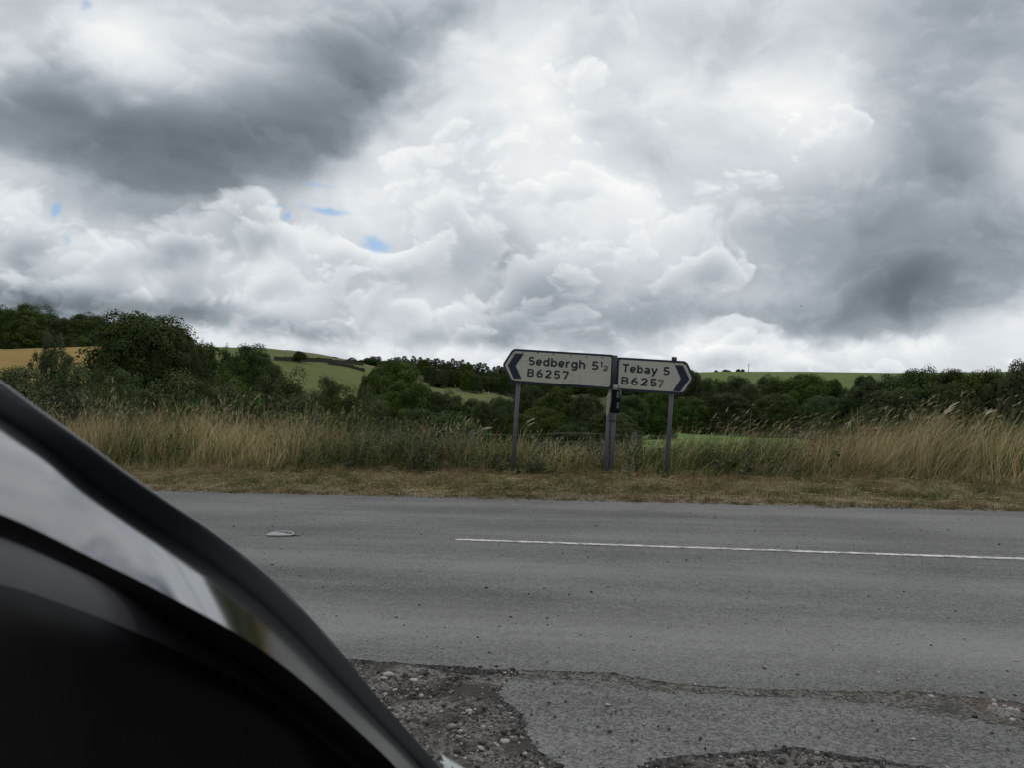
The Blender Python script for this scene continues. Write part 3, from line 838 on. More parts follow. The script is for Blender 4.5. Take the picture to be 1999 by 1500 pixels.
# ------------------------------------------------------------------ trees
def rdir(n, zmin=-1.0):
    z = nrg.uniform(zmin, 1, n); a = nrg.uniform(0, 2 * np.pi, n); r = np.sqrt(1 - z * z)
    return np.stack([r * np.cos(a), r * np.sin(a), z], -1)
def leaves(C, Rr, per, size, up=0.35, shell=0.72, flat=1.0, aspect=0.6):
    """leaf quads on the outer shell of each clump; returns vertices, faces, normals and leaf tone"""
    n = len(C) * per
    d = rdir(n); d[:, 2] = np.where(d[:, 2] < -0.35, -d[:, 2], d[:, 2])
    c = np.repeat(C, per, 0); r = np.repeat(Rr, per)
    rad = r * (shell + (1.12 - shell) * nrg.random(n) ** 0.7)
    p = c + d * rad[:, None] * np.array([1, 1, flat])
    soft = d * 0.9 + (c - np.array([0, 0, 0.42])) * 0.9 + np.array([0, 0, up * 0.7])
    soft /= np.linalg.norm(soft, axis=1)[:, None]
    nm = soft + nrg.normal(0, 0.34, (n, 3))
    nm /= np.linalg.norm(nm, axis=1)[:, None]
    t = np.cross(nm, nrg.normal(0, 1, (n, 3))); t /= np.linalg.norm(t, axis=1)[:, None]
    b = np.cross(nm, t)
    s = (size * nrg.uniform(0.6, 1.35, n))[:, None]
    V = np.stack([p - t * s, p - b * s * aspect, p + t * s, p + b * s * aspect], 1).reshape(-1, 3)
    sn_ = soft * 0.85 + nm * 0.25; sn_ /= np.linalg.norm(sn_, axis=1)[:, None]
    tone = np.repeat(np.repeat(nrg.uniform(0.0, 1.0, len(C)), per) * 0.75 + nrg.random(n) * 0.25, 4)
    # faces wound so that the face normal agrees with nm
    return V, np.arange(n * 4).reshape(-1, 4)[:, ::-1] if False else np.arange(n * 4).reshape(-1, 4), np.repeat(sn_, 4, 0), np.stack([tone] * 3, -1)
def crown(kind, seed):
    global nrg
    nrg = np.random.default_rng(seed)
    lob = rdir(9, -0.2); lw = nrg.uniform(-0.24, 0.16, 9)
    def lump(d): return 1 + (np.exp(-(1 - d @ lob.T) * 7) * lw).sum(1)
    if kind == 'oak':
        d = rdir(150, -0.42); C = d * (lump(d) * nrg.uniform(0.74, 0.96, 150) * 0.43)[:, None]
        C = C * np.array([1, 1, 1.0]); C[:, 2] = np.where(C[:, 2] > 0, C[:, 2] * 1.12, C[:, 2] * 0.95) + 0.46
        C = np.concatenate([C, np.stack([nrg.normal(0, 0.17, 40), nrg.normal(0, 0.17, 40), nrg.uniform(0.2, 0.7, 40)], -1)])
        return leaves(C, nrg.uniform(0.055, 0.115, len(C)), 250, 0.0105)
    if kind == 'wood':        # tall woodland tree, foliage to the ground
        n = 200; z = nrg.uniform(0.0, 0.97, n); a = nrg.uniform(0, 6.28, n)
        prof = np.interp(z, [0, 0.15, 0.5, 0.75, 0.92, 1], [0.42, 0.46, 0.45, 0.38, 0.25, 0.08])
        d = np.stack([np.cos(a), np.sin(a), z - 0.5], -1); d /= np.linalg.norm(d, axis=1)[:, None]
        r = prof * lump(d) * nrg.uniform(0.6, 1.0, n) ** 0.5
        C = np.stack([r * np.cos(a), r * np.sin(a), z * 0.93], -1)
        return leaves(C, nrg.uniform(0.06, 0.115, n), 230, 0.0112)
    if kind == 'ash':         # loose feathery crown with gaps
        n = 78; d = rdir(n, -0.5); C = d * (lump(d) * nrg.uniform(0.35, 0.95, n) * 0.42)[:, None]
        C[:, 2] = C[:, 2] * 1.05 + 0.52
        return leaves(C, nrg.uniform(0.05, 0.10, n), 190, 0.0105, shell=0.3)
    if kind == 'shrub':
        n = 170; d = rdir(n, 0.0); C = d * (lump(d) * nrg.uniform(0.55, 0.95, n) * 0.45)[:, None]
        C[:, 2] = C[:, 2] * 1.95 + 0.04
        lo = np.stack([nrg.uniform(-0.42, 0.42, 40), nrg.uniform(-0.42, 0.42, 40), nrg.uniform(0.05, 0.4, 40)], -1)
        C = np.concatenate([C, lo])
        return leaves(C, nrg.uniform(0.075, 0.135, len(C)), 230, 0.0120, shell=0.5)
    if kind == 'conifer':
        Cs = []
        for z in np.arange(0.06, 0.99, 0.055):
            k = max(4, int(18 * (1 - z) + 4)); rad = 0.36 * (1 - z) ** 0.75 + 0.02
            for j in range(k):
                a = nrg.uniform(0, 6.28); q = rad * nrg.uniform(0.55, 1.05)
                Cs.append((q * math.cos(a), q * math.sin(a), z - q * 0.25))
        C = np.array(Cs)
        return leaves(C, nrg.uniform(0.045, 0.08, len(C)), 46, 0.021, shell=0.2, flat=0.6, aspect=0.45)
def crown_mesh(kind, seed):
    V, F, Nn, tone = crown(kind, seed)
    f = V[F]; fn = np.cross(f[:, 1] - f[:, 0], f[:, 2] - f[:, 0])
    flip = (fn * Nn[F[:, 0]]).sum(1) < 0
    F = np.where(flip[:, None], F[:, ::-1], F)
    if kind in ('oak', 'wood', 'shrub'):       # dense inner foliage
        bm = bmesh.new(); bmesh.ops.create_icosphere(bm, subdivisions=3, radius=1.0)
        iv = np.array([q.co[:] for q in bm.verts]); jf = np.array([[q.index for q in f_.verts] for f_ in bm.faces]); bm.free()
        bin_ = np.linspace(V[:, 2].min(), V[:, 2].max(), 14); hz = np.interp((iv[:, 2] + 1) / 2, [0, 1], [np.percentile(V[:, 2], 3), np.percentile(V[:, 2], 93)])
        dirs = V - np.array([0, 0, 0.45]); ln = np.linalg.norm(dirs, axis=1); dn_ = dirs / ln[:, None]
        rad_ = np.empty(len(iv)); sub = nrg.integers(0, len(V), 6000)
        for q in range(len(iv)):
            w_ = dn_[sub] @ iv[q] > 0.965
            rad_[q] = np.percentile(ln[sub][w_], 45) if w_.sum() > 4 else 0.2
        cv = iv * (rad_ * 0.86 * nrg.uniform(0.9, 1.05, len(iv)))[:, None] + np.array([0, 0, 0.45])
        o_ = len(V); quad_ = np.concatenate([jf, jf[:, 2:]], 1)
        V = np.concatenate([V, cv]); Nn = np.concatenate([Nn, iv]); tone = np.concatenate([tone, np.stack([nrg.uniform(0.2, 0.6, len(iv))] * 3, -1)])
        core = jf + o_
    else: core = None
    r = np.percentile(np.hypot(V[:, 0], V[:, 1]), 96)
    V[:, :2] *= 0.5 / r; V[:, 2] *= 0.985 / np.percentile(V[:, 2], 99.7)
    tri = np.concatenate([F[:, [0, 1, 2]], F[:, [0, 2, 3]]])
    if core is not None: tri = np.concatenate([tri, core])
    me = np_mesh('crown', V, tri, True, tone)
    if len(me.vertices) == len(Nn): me.normals_split_custom_set_from_vertices(Nn.astype(np.float32))
    return me
def trunk(kind, seed):
    rn = random.Random(seed); m = MB()
    if kind == 'conifer':
        return m.tube([(0, 0, -0.03), (0.003, 0, 0.5), (0, 0, 0.97)], [0.022, 0.014, 0.003], 6).mesh('trunk')
    if kind == 'shrub':
        for i in range(5):
            a = i * 1.26 + rn.uniform(-.3, .3); q = rn.uniform(0.16, 0.32)
            m.tube([(0.03 * math.cos(a), 0.03 * math.sin(a), -0.03), (q * .5 * math.cos(a), q * .5 * math.sin(a), 0.35), (q * math.cos(a), q * math.sin(a), 0.72)], [0.020, 0.014, 0.005], 5)
        return m.mesh('trunk')
    m.tube([(0, 0, -0.03), (0.006, 0.004, 0.12), (0.0, 0.01, 0.34), (0.01, 0, 0.62), (0, 0, 0.82)], [0.048, 0.034, 0.028, 0.016, 0.005], 8)
    for i in range(6):
        a = i * 1.05 + rn.uniform(-.3, .3); z = rn.uniform(0.22, 0.42); q = rn.uniform(0.22, 0.34)
        m.tube([(0, 0, z), (q * .5 * math.cos(a), q * .5 * math.sin(a), z + 0.13), (q * math.cos(a), q * math.sin(a), z + 0.26)], [0.018, 0.012, 0.004], 5)
    return m.mesh('trunk')
CR, TR = {}, {}
for k_, seeds in (('oak', (1, 2)), ('wood', (3, 4, 5)), ('ash', (6, 7)), ('shrub', (8, 9, 10)), ('conifer', (11, 12, 13))):
    CR[k_] = []
    for s_ in seeds:
        me = crown_mesh(k_, s_); me.materials.append(M['needle'] if k_ == 'conifer' else M['leaf_pale'] if k_ in ('shrub', 'ash') else M['leaf'])
        CR[k_].append(me)
    TR[k_] = [trunk(k_, s_) for s_ in seeds]
    for t_ in TR[k_]: t_.materials.append(M['bark'])
nrg = np.random.default_rng(77)
DARKLEAF = {}
GB = 'trees of the wood on the golden hill'
def tree(name, kind, px, top, D, wpx, label, cat='tree', group=None, var=0, dark=None, base=None):
    if base: b_ = hit(px, base, 60.0); D = (b_ - CAM).dot(_f)
    r = ray(px, top); p = CAM + r * D
    z0 = gz(p.x, p.y) - 0.1
    h = max(p.z - z0, 0.5); w = wpx / FOC * D
    o = tag(empty(name, (p.x, p.y, z0), (0, 0, rng.uniform(0, 6.28))), label, cat, group)
    wx = w * (1.42 if name == 'shrub' else 1.30 if group == GB else 1.04)
    o.scale = (wx, wx, h)
    v = var % len(CR[kind])
    me = CR[kind][v]
    if dark is not None:
        key = (kind, v, dark)
        if key not in DARKLEAF:
            DARKLEAF[key] = me.copy(); DARKLEAF[key].materials.clear(); DARKLEAF[key].materials.append(M[dark])
        me = DARKLEAF[key]
    link_mesh('crown', me, None, o); link_mesh('trunk', TR[kind][v], None, o)
    return o
T = [
 ('tree', 'wood', 12, 598, 268, 62, 'dark woodland tree cut by the left edge of the photo, on the golden hill', GB, 0, None),
 ('tree', 'wood', -70, 606, 268, 90, 'dark woodland tree just outside the left edge on the golden hill', GB, 1, None),
 ('tree', 'ash', 62, 590, 274, 62, 'tallest pale feathery tree rising above the dark wood at far left', GB, 0, None),
 ('tree', 'wood', 72, 606, 266, 92, 'broad dark tree below the tall feathery one on the golden hill', GB, 2, None),
 ('tree', 'wood', 130, 620, 268, 56, 'narrow dark tree between the two rounded masses of the hill wood', GB, 1, None),
 ('tree', 'wood', 178, 612, 270, 76, 'round dark tree at the right end of the hill wood', GB, 0, None),
 ('tree', 'wood', 214, 628, 272, 52, 'small dark tree sloping down behind the big oak', GB, 2, None),
 ('tree', 'ash', 106, 641, 92, 72, 'lighter green young tree standing before the golden field', None, 1, None),
 ('oak_tree', 'oak', 300, 611, 128, 214, 'largest broad domed oak left of centre, dark green', None, 0, None),
 ('tree', 'wood', 232, 668, 124, 90, 'leafy tree leaning on the left flank of the big oak', None, 1, None),
 ('tree', 'wood', 372, 664, 126, 84, 'lower tree pressed against the right flank of the big oak', None, 2, None),
 ('tree', 'ash', 408, 664, 140, 40, 'thin sparse sapling with see-through top right of the big oak', None, 0, None),
 ('tree', 'shrub', 441, 676, 210, 22, 'small dark bush between the sapling and the round tree', None, 0, 'leaf'),
 ('tree', 'oak', 495, 671, 156, 116, 'round-topped green tree standing before the left end of the olive pasture', None, 1, None),
 ('tree', 'oak', 586, 685, 330, 25, 'lone round thorn bush on the stone wall of the skyline', None, 1, 'leaf'),
 ('tree', 'shrub', 652, 699, 395, 16, 'tiny thorn bush on the skyline left of the conifers', None, 2, 'leaf'),
 ('tree', 'oak', 768, 701, 176, 128, 'broad green tree in mid valley below the conifers', None, 0, None),
 ('tree', 'wood', 800, 744, 132, 132, 'dark bushy tree below the broad valley tree', None, 1, None),
 ('tree', 'wood', 726, 728, 150, 56, 'left shoulder tree of the valley clump', None, 2, None),
 ('tree', 'wood', 872, 765, 132, 96, 'rounded dark tree under the pale strip of pasture', None, 0, None),
 ('tree', 'wood', 930, 780, 128, 80, 'low dark tree under the right end of the pale strip', None, 2, None),
 ('tree', 'wood', 980, 776, 132, 72, 'dark tree behind the left post of the road sign', None, 1, None),
 ('tree', 'wood', 1032, 752, 168, 76, 'dark tree just right of the left sign post', None, 0, None),
 ('tree', 'oak', 1092, 758, 152, 92, 'green tree under the middle of the left sign panel', None, 1, None),
 ('tree', 'wood', 1150, 772, 140, 76, 'shadowy tree to the left of the middle sign post', None, 2, None),
 ('tree', 'wood', 1060, 796, 118, 100, 'low bushy tree seen between the left and middle posts', None, 1, None),
 ('tree', 'oak', 1226, 772, 150, 84, 'green tree just right of the middle sign post', None, 0, None),
 ('tree', 'wood', 1284, 764, 170, 80, 'dark tree left of the right sign post', None, 0, None),
 ('tree', 'wood', 1200, 806, 118, 110, 'low dark tree behind the foot of the middle post', None, 2, None),
 ('tree', 'wood', 1020, 808, 110, 74, 'low dark tree behind the foot of the left post', None, 0, None),
 ('tree', 'shrub', 1120, 826, 96, 96, 'bush filling the gap below the left sign panel', None, 0, 'leaf'),
 ('tree', 'shrub', 1225, 838, 80, 70, 'bush beside the fence post right of the middle post', None, 1, 'leaf'),
 ('tree', 'wood', 1344, 722, 272, 70, 'dark tree whose top shows behind the right arrow tip', None, 1, None),
 ('tree', 'wood', 1392, 738, 262, 74, 'dark tree in the right-hand wood next to the arrow tip', None, 2, None),
 ('tree', 'oak', 1446, 735, 262, 88, 'bright-topped tree in the middle of the right-hand wood', None, 1, None),
 ('tree', 'wood', 1505, 733, 266, 76, 'rounded dark tree right of the bright-topped one', None, 0, None),
 ('tree', 'oak', 1568, 729, 258, 104, 'tallest dark dome of the right-hand wood', None, 0, None),
 ('tree', 'wood', 1624, 740, 258, 60, 'last dark tree at the right end of the right-hand wood', None, 2, None),
 ('tree', 'wood', 1690, 733, 330, 54, 'dome-shaped tree standing in the dip of the green hill', None, 1, None),
 ('tree', 'wood', 1660, 757, 250, 52, 'small tree in the notch between the two right-hand woods', None, 0, None),
 ('tree', 'wood', 1420, 768, 240, 104, 'dark tree fronting the right-hand wood near the sign', None, 1, None),
 ('tree', 'wood', 1520, 770, 240, 104, 'dark tree fronting the middle of the right-hand wood', None, 2, None),
 ('tree', 'wood', 1606, 773, 236, 90, 'dark tree fronting the end of the right-hand wood', None, 0, None),
 ('tree', 'wood', 1345, 776, 240, 86, 'dark tree behind the right sign post', None, 0, None),
 ('tree', 'oak', 1706, 742, 116, 130, 'leafy tree stepping down at the left of the near right wood', None, 1, None),
 ('tree', 'oak', 1776, 722, 112, 140, 'tree with a ragged top left of centre in the near right wood', None, 0, None),
 ('tree', 'ash', 1826, 716, 110, 96, 'open-topped tree with sky gaps in the near right wood', None, 1, 'leaf'),
 ('tree', 'oak', 1880, 721, 108, 130, 'dense tree right of the open-topped one', None, 1, None),
 ('tree', 'ash', 1936, 718, 106, 96, 'open-branched tree near the right edge', None, 0, 'leaf'),
 ('tree', 'oak', 2012, 702, 96, 104, 'lighter green tree cut by the right edge of the photo', None, 0, 'leaf_pale'),
 ('tree', 'wood', 1960, 742, 104, 130, 'low tree below the pale one at the right edge', None, 2, None),
 ('tree', 'wood', 1850, 750, 104, 150, 'low dark tree in front of the near right wood', None, 1, None),
 ('tree', 'wood', 1740, 762, 104, 130, 'low dark tree at the left foot of the near right wood', None, 0, None),
 ('tree', 'oak', 2110, 715, 105, 130, 'broad tree beyond the right edge of the photo', None, 1, None),
 ('tree', 'oak', 1745, 732, 122, 96, 'tree behind the ragged-topped one in the near right wood', None, 1, None),
 ('tree', 'oak', 1850, 730, 118, 110, 'tree filling the gap behind the open-topped tree', None, 0, None),
 ('tree', 'wood', 1915, 733, 114, 90, 'tree filling the gap behind the open-branched tree', None, 2, None),
 ('tree', 'oak', 1975, 728, 112, 100, 'tree just left of the pale one at the right edge', None, 1, None),
 ('shrub', 'shrub', 428, 702, 132, 60, 'dark bush closing the gap between the big oak and the round-topped tree', None, 1, 'leaf'),
 ('shrub', 'shrub', 452, 716, 110, 70, 'green bush at the left foot of the round-topped tree', None, 0, 'leaf'),
 ('shrub', 'shrub', 540, 716, 120, 70, 'green bush at the right foot of the round-topped tree', None, 2, 'leaf'),
 ('shrub', 'shrub', 20, 722, 80, 90, 'green bush in front of the golden field at far left', None, 2, 'leaf'),
 ('shrub', 'shrub', 200, 712, 90, 70, 'bush at the left foot of the big oak beside the golden field', None, 0, 'leaf'),
 ('shrub', 'shrub', -30, 730, 60, 130, 'pale green shrub above the car at the left edge', None, 0, None),
 ('shrub', 'shrub', 64, 718, 62, 120, 'pale green shrub before the golden field', None, 1, None),
 ('shrub', 'shrub', 130, 712, 64, 90, 'grey-green shrub at the foot of the young tree', None, 2, None),
 ('shrub', 'shrub', 176, 748, 58, 70, 'dark low shrub right of the young tree', None, 0, 'leaf'),
 ('shrub', 'shrub', 236, 722, 58, 88, 'silvery green shrub below the left flank of the oak', None, 1, None),
 ('shrub', 'shrub', 322, 726, 60, 118, 'wide green shrub below the big oak', None, 2, None),
 ('shrub', 'shrub', 396, 744, 62, 62, 'dark shrub below the right flank of the oak', None, 1, 'leaf'),
 ('shrub', 'shrub', 440, 738, 64, 80, 'mid green shrub below the round-topped tree', None, 0, None),
 ('shrub', 'shrub', 512, 736, 66, 72, 'dark green shrub under the round-topped tree', None, 2, 'leaf'),
 ('shrub', 'shrub', 566, 726, 66, 84, 'bluish green shrub before the olive pasture', None, 0, None),
 ('shrub', 'shrub', 632, 736, 64, 64, 'loose green shrub before the olive pasture', None, 1, None),
 ('shrub', 'shrub', 664, 750, 60, 86, 'dense dark shrub right of the loose one', None, 1, 'leaf'),
 ('shrub', 'shrub', 722, 764, 66, 70, 'small shrub at the left foot of the valley clump', None, 0, None),
 ('shrub', 'shrub', 470, 772, 50, 110, 'low shrub behind the golden grass', None, 2, 'leaf'),
 ('shrub', 'shrub', 590, 772, 50, 120, 'low dark shrub behind the seed heads', None, 0, 'leaf'),
 ('shrub', 'shrub', 270, 764, 48, 130, 'low dark shrub behind the tall grass on the left', None, 1, 'leaf'),
 ('shrub', 'shrub', 120, 764, 48, 130, 'low green shrub behind the tall grass above the car', None, 2, None),
 ('shrub', 'shrub', 380, 770, 46, 90, 'low dark shrub in the middle of the left grass', None, 0, 'leaf'),
 ('shrub', 'shrub', 800, 800, 60, 120, 'low dark shrub below the valley clump', None, 1, 'leaf'),
 ('shrub', 'shrub', 900, 810, 60, 110, 'low dark shrub left of the left sign post', None, 2, 'leaf'),
 ('shrub', 'shrub', 700, 800, 46, 90, 'low shrub behind the green weeds', None, 0, 'leaf'),
 ('shrub', 'shrub', 1590, 822, 40, 40, 'small bluish bush standing in the grass right of the meadow', None, 1, None),
 ('shrub', 'shrub', 1700, 812, 60, 120, 'dark low shrub behind the leaning grass', None, 0, 'leaf'),
 ('shrub', 'shrub', 1830, 812, 60, 140, 'dark low shrub below the open-topped tree', None, 1, 'leaf'),
 ('shrub', 'shrub', 1960, 812, 60, 120, 'dark low shrub in front of the right edge trees', None, 2, 'leaf'),
 ('tree', 'shrub', 1398, 722, 590, 8, 'leftmost tiny tree on the right skyline', None, 0, 'leaf'),
 ('tree', 'shrub', 1419, 721, 590, 20, 'widest dark bush on the right skyline', None, 1, 'leaf'),
 ('tree', 'oak', 1441, 720, 590, 9, 'third tiny tree on the right skyline, left of the pole', None, 0, None),
 ('tree', 'oak', 1450, 720, 590, 8, 'last tiny tree on the right skyline next to the pole', None, 1, None),
]
for (nm, kd, x, top, D, w, lab, grp, var, dk) in T:
    tree(nm, kd, x, top, D, w, lab, 'bush' if nm == 'shrub' else 'tree', grp, var, dk, 707 if x == 586 else None)
for i_ in range(11):
    tree('bush', 'shrub', -60 + i_ * 29 + rng.uniform(-6, 6), 652 + rng.uniform(-8, 10), rng.uniform(258, 263), rng.uniform(40, 54), 'dark undergrowth bush along the foot of the wood on the golden hill', 'bush', 'bushes along the foot of the hill wood', i_ % 3, 'leaf')
GP = 'conifers of the plantation on the skyline'
rc = random.Random(9)
tops = [(672, 702), (700, 698), (730, 697), (760, 696), (800, 697), (830, 696), (862, 700), (890, 702), (930, 708), (965, 714), (1000, 720), (1040, 724), (1100, 728), (1200, 730), (1330, 736)]
x = 672.0
while x < 1340:
    ty = np.interp(x, [a for a, b in tops], [b for a, b in tops]) + rc.uniform(-3, 6)
    if rc.random() < 0.72: tree('conifer', 'conifer', x, ty, rc.uniform(424, 446), rc.uniform(20, 28), 'dark conifer in the plantation along the skyline', 'conifer', GP, rc.randrange(3))
    else: tree('woodland_tree', 'wood', x, ty + 4, rc.uniform(410, 425), rc.uniform(20, 34), 'rounded broadleaf tree mixed into the skyline plantation', 'tree', 'broadleaves mixed into the plantation', rc.randrange(3))
    x += rc.uniform(4.5, 8.5)
x = 842.0
while x < 1340:
    ty = np.interp(x, [842, 880, 960, 1100, 1340], [716, 718, 728, 740, 748]) + rc.uniform(-4, 7)
    tree('woodland_tree', 'wood', x, ty, rc.uniform(338, 362), rc.uniform(22, 36), 'dark tree along the lower edge of the plantation', 'tree', 'trees along the lower edge of the plantation', rc.randrange(3))
    x += rc.uniform(13, 22)

# stone walls and far fence on the hill
def hill_pt(x, D): r = ray(x, 780); a = math.atan2(r.x, r.y); X, Y = D * math.sin(a), D * math.cos(a); return Vector((X, Y, gz(X, Y)))
def wall(label, pts, h):
    pts = [(x, (hit(x, y, 150.0).xy).length) for x, y in pts]
    o = tag(empty('stone_wall', hill_pt(*pts[0])), label, 'wall')
    rn = random.Random(hash(label) % 99 if False else len(label))
    P_ = []
    for (x0, d0), (x1, d1) in zip(pts, pts[1:]):
        for i in range(14): P_.append(hill_pt(x0 + (x1 - x0) * i / 14, d0 + (d1 - d0) * i / 14))
    bm = bmesh.new(); prev = None
    for p in P_:
        q = p - o.location; hh = h * rn.uniform(0.75, 1.15)
        ring = [bm.verts.new(q + Vector((0, dy, dz))) for dy, dz in ((-0.5, -0.4), (-0.3, hh), (0.3, hh), (0.5, -0.4))]
        if prev:
            for i in range(3): bm.faces.new((prev[i], ring[i], ring[i + 1], prev[i + 1]))
        prev = ring
    bmesh.ops.recalc_face_normals(bm, faces=bm.faces)
    me = bpy.data.meshes.new('wall'); bm.to_mesh(me); bm.free()
    link_mesh('wall', me, M['drystone'], o)
wall('dark dry stone wall running along the skyline of the olive pasture', [(530, 702), (590, 705), (650, 708), (710, 713)], 1.7)
wall('dark dry stone wall curving down from the skyline to the conifers', [(636, 710), (672, 715), (712, 726)], 1.4)
wall('dark wall below the plantation above the pale strip', [(842, 744), (900, 752), (960, 765), (1010, 780)], 1.3)
fz = tag(empty('hill_fence', hill_pt(880, 318)), 'thin grey post and wire fence above the pale strip of pasture', 'fence')
fp = []
for x_, D_, h_ in ((834, 300, 1.0), (872, 318, 1.7), (898, 316, 2.6), (953, 312, 3.4), (981, 310, 2.2)):
    p = hill_pt(x_, D_) - fz.location; fp.append(p + Vector((0, 0, h_ * 0.86)))
    MB().tube([p + Vector((0, 0, -.3)), p + Vector((0, 0, h_))], [0.16, 0.14], 6).build('post', M['galv'], fz)
MB().tube(fp, 0.04, 5).build('wire', M['wire'], fz)
p = hill_pt(1459, 596)
pl = tag(empty('pole', p), 'thin pole with a short crossbar on the right skyline', 'pole')
MB().tube([(0, 0, -.3), (0, 0, 5.2)], [0.2, 0.16], 6).build('shaft', M['dark'], pl)
MB().box((0, 0, 4.9), (2.0, 0.18, 0.22)).build('crossbar', M['dark'], pl)
# sheep, a few pixels each
def sheep_mesh():
    m = MB(); m.ball((0, 0, 0.62), 0.5, 2, (1.15, 0.62, 0.62)); b = m.mesh('body')
    m = MB(); m.ball((0.66, 0, 0.80), 0.16, 2, (1.35, 0.8, 0.9)).box((0.58, 0.16, 0.88), (0.06, 0.16, 0.05)).box((0.58, -0.16, 0.88), (0.06, 0.16, 0.05)); h = m.mesh('head')
    m = MB().tube([(0, 0, -0.05), (0, 0, 0.42)], [0.035, 0.05], 6); l = m.mesh('leg')
    b.materials.append(M['wool']); h.materials.append(M['wool']); l.materials.append(M['dark'])
    return b, h, l
SB, SH, SL = sheep_mesh()
for x_, D_, rz, lab in ((832, 302, 0.3, 'white sheep at the top left of the pale strip'), (836.5, 303, 2.5, 'white sheep a step right of the other on the pale strip'),
                        (1169, 160, 0.2, 'white sheep under the sign left of the middle post'), (1177, 161, 0.5, 'white sheep almost touching the middle post')):
    p = hill_pt(x_, D_)
    if x_ > 1000:
        p = at(x_, 772, 372); p.z = gz(p.x, p.y)
    o = tag(empty('sheep', p, (0, 0, rz)), lab, 'sheep', 'sheep grazing on the hillside')
    link_mesh('body', SB, None, o); link_mesh('head', SH, None, o)
    for sx, sy in ((.36, .17), (.36, -.17), (-.36, .17), (-.36, -.17)):
        l = link_mesh('leg', SL, None, o); l.location = (sx, sy, 0)
# a bird against the clouds
p = at(1564, 597, 90)
bd = tag(empty('bird', p, (0, 0, 0.6)), 'tiny dark bird flying against the grey cloud on the right', 'bird')
MB().tube([(-0.16, 0, 0), (-0.05, 0, 0.01), (0.1, 0, 0.0), (0.18, 0, 0)], [0.01, 0.035, 0.03, 0.006], 8).build('body', M['dark'], bd)
for sy in (1, -1):
    me = np_mesh('wing', [(0.06, 0, 0.01), (-0.05, 0, 0.01), (-0.03, 0.17 * sy, 0.07), (0.05, 0.15 * sy, 0.07), (-0.06, 0.32 * sy, 0.05)], np.array([[0, 1, 2], [0, 2, 3], [3, 2, 4]]))
    link_mesh('wing', me, M['dark'], bd)

# ------------------------------------------------------------------ verge grass
def px_s(x, n=15.0):
    k = (np.asarray(x, float) - 999.5) / FOC
    return (n * CY * k - n * SY) / (CY + SY * k)
def s_px(s, n):
    X_ = s * CY + n * SY; Y_ = -s * SY + n * CY
    return 999.5 + FOC * X_ / Y_
def blades(B, h, lean, w, c0, c1, seg=3, bend=1.6):
    """ribbons: base points, heights, lean vectors, widths and root / tip colours"""
    n = len(B); T_ = np.linspace(0, 1, seg + 1)
    fa = nrg.uniform(-0.9, 0.9, n); wd = np.stack([np.cos(fa), np.sin(fa), np.zeros(n)], -1)
    pts = B[:, None, :] + np.zeros((n, seg + 1, 3))
    L2 = (lean ** 2).sum(1)[:, None]
    pts[..., 2] += h[:, None] * T_ * (1 - 0.22 * np.minimum(L2, 2.2) * T_)
    pts[..., :2] += lean[:, None, :] * (h[:, None] * T_ ** bend)[..., None]
    ww = w[:, None] * (1 - 0.88 * T_ ** 1.5)
    A = pts - wd[:, None] * ww[..., None] * 0.5; C = pts + wd[:, None] * ww[..., None] * 0.5
    V = np.stack([A, C], 2).reshape(n, -1, 3)
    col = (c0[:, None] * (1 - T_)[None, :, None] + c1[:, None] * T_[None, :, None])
    col = np.repeat(col[:, :, None], 2, 2).reshape(n, -1, 3)
    f = np.array([[2 * i, 2 * i + 1, 2 * i + 3, 2 * i + 2] for i in range(seg)])
    F = (f[None] + (np.arange(n) * 2 * (seg + 1))[:, None, None]).reshape(-1, 4)
    return V.reshape(-1, 3), F, col.reshape(-1, 3), pts
def join(parts):
    Vs, Fs, Cs, o = [], [], [], 0
    for V, F, C in parts:
        Vs.append(V); Fs.append(F + o); Cs.append(C); o += len(V)
    return np.concatenate(Vs), np.concatenate(Fs), np.concatenate(Cs)
HX = [-200, 60, 140, 200, 300, 420, 500, 560, 640, 720, 800, 900, 980, 1060, 1150, 1230, 1300, 1400, 1480, 1560, 1650, 1750, 1850, 1950, 2050, 2300]
HH = [1.0, 1.0, 0.98, 1.04, 0.98, 1.12, 1.04, 0.90, 0.80, 0.76, 0.72, 0.70, 0.50, 0.42, 0.46, 0.44, 0.58, 0.72, 0.70, 0.80, 0.92, 1.00, 0.96, 0.88, 0.86, 0.86]
GX = [-200, 80, 180, 260, 330, 420, 520, 570, 640, 760, 900, 1000, 1120, 1230, 1320, 1450, 1540, 1620, 1700, 1850, 2000, 2300]   # share of straw
GG = [0.70, 0.74, 0.70, 0.42, 0.50, 0.80, 0.70, 0.35, 0.16, 0.15, 0.22, 0.25, 0.30, 0.32, 0.33, 0.34, 0.42, 0.55, 0.70, 0.76, 0.80, 0.78]
def hash01(a, b, k): v = np.sin(a * 127.1 + b * 311.7 + k * 74.7) * 43758.5453; return v - np.floor(v)
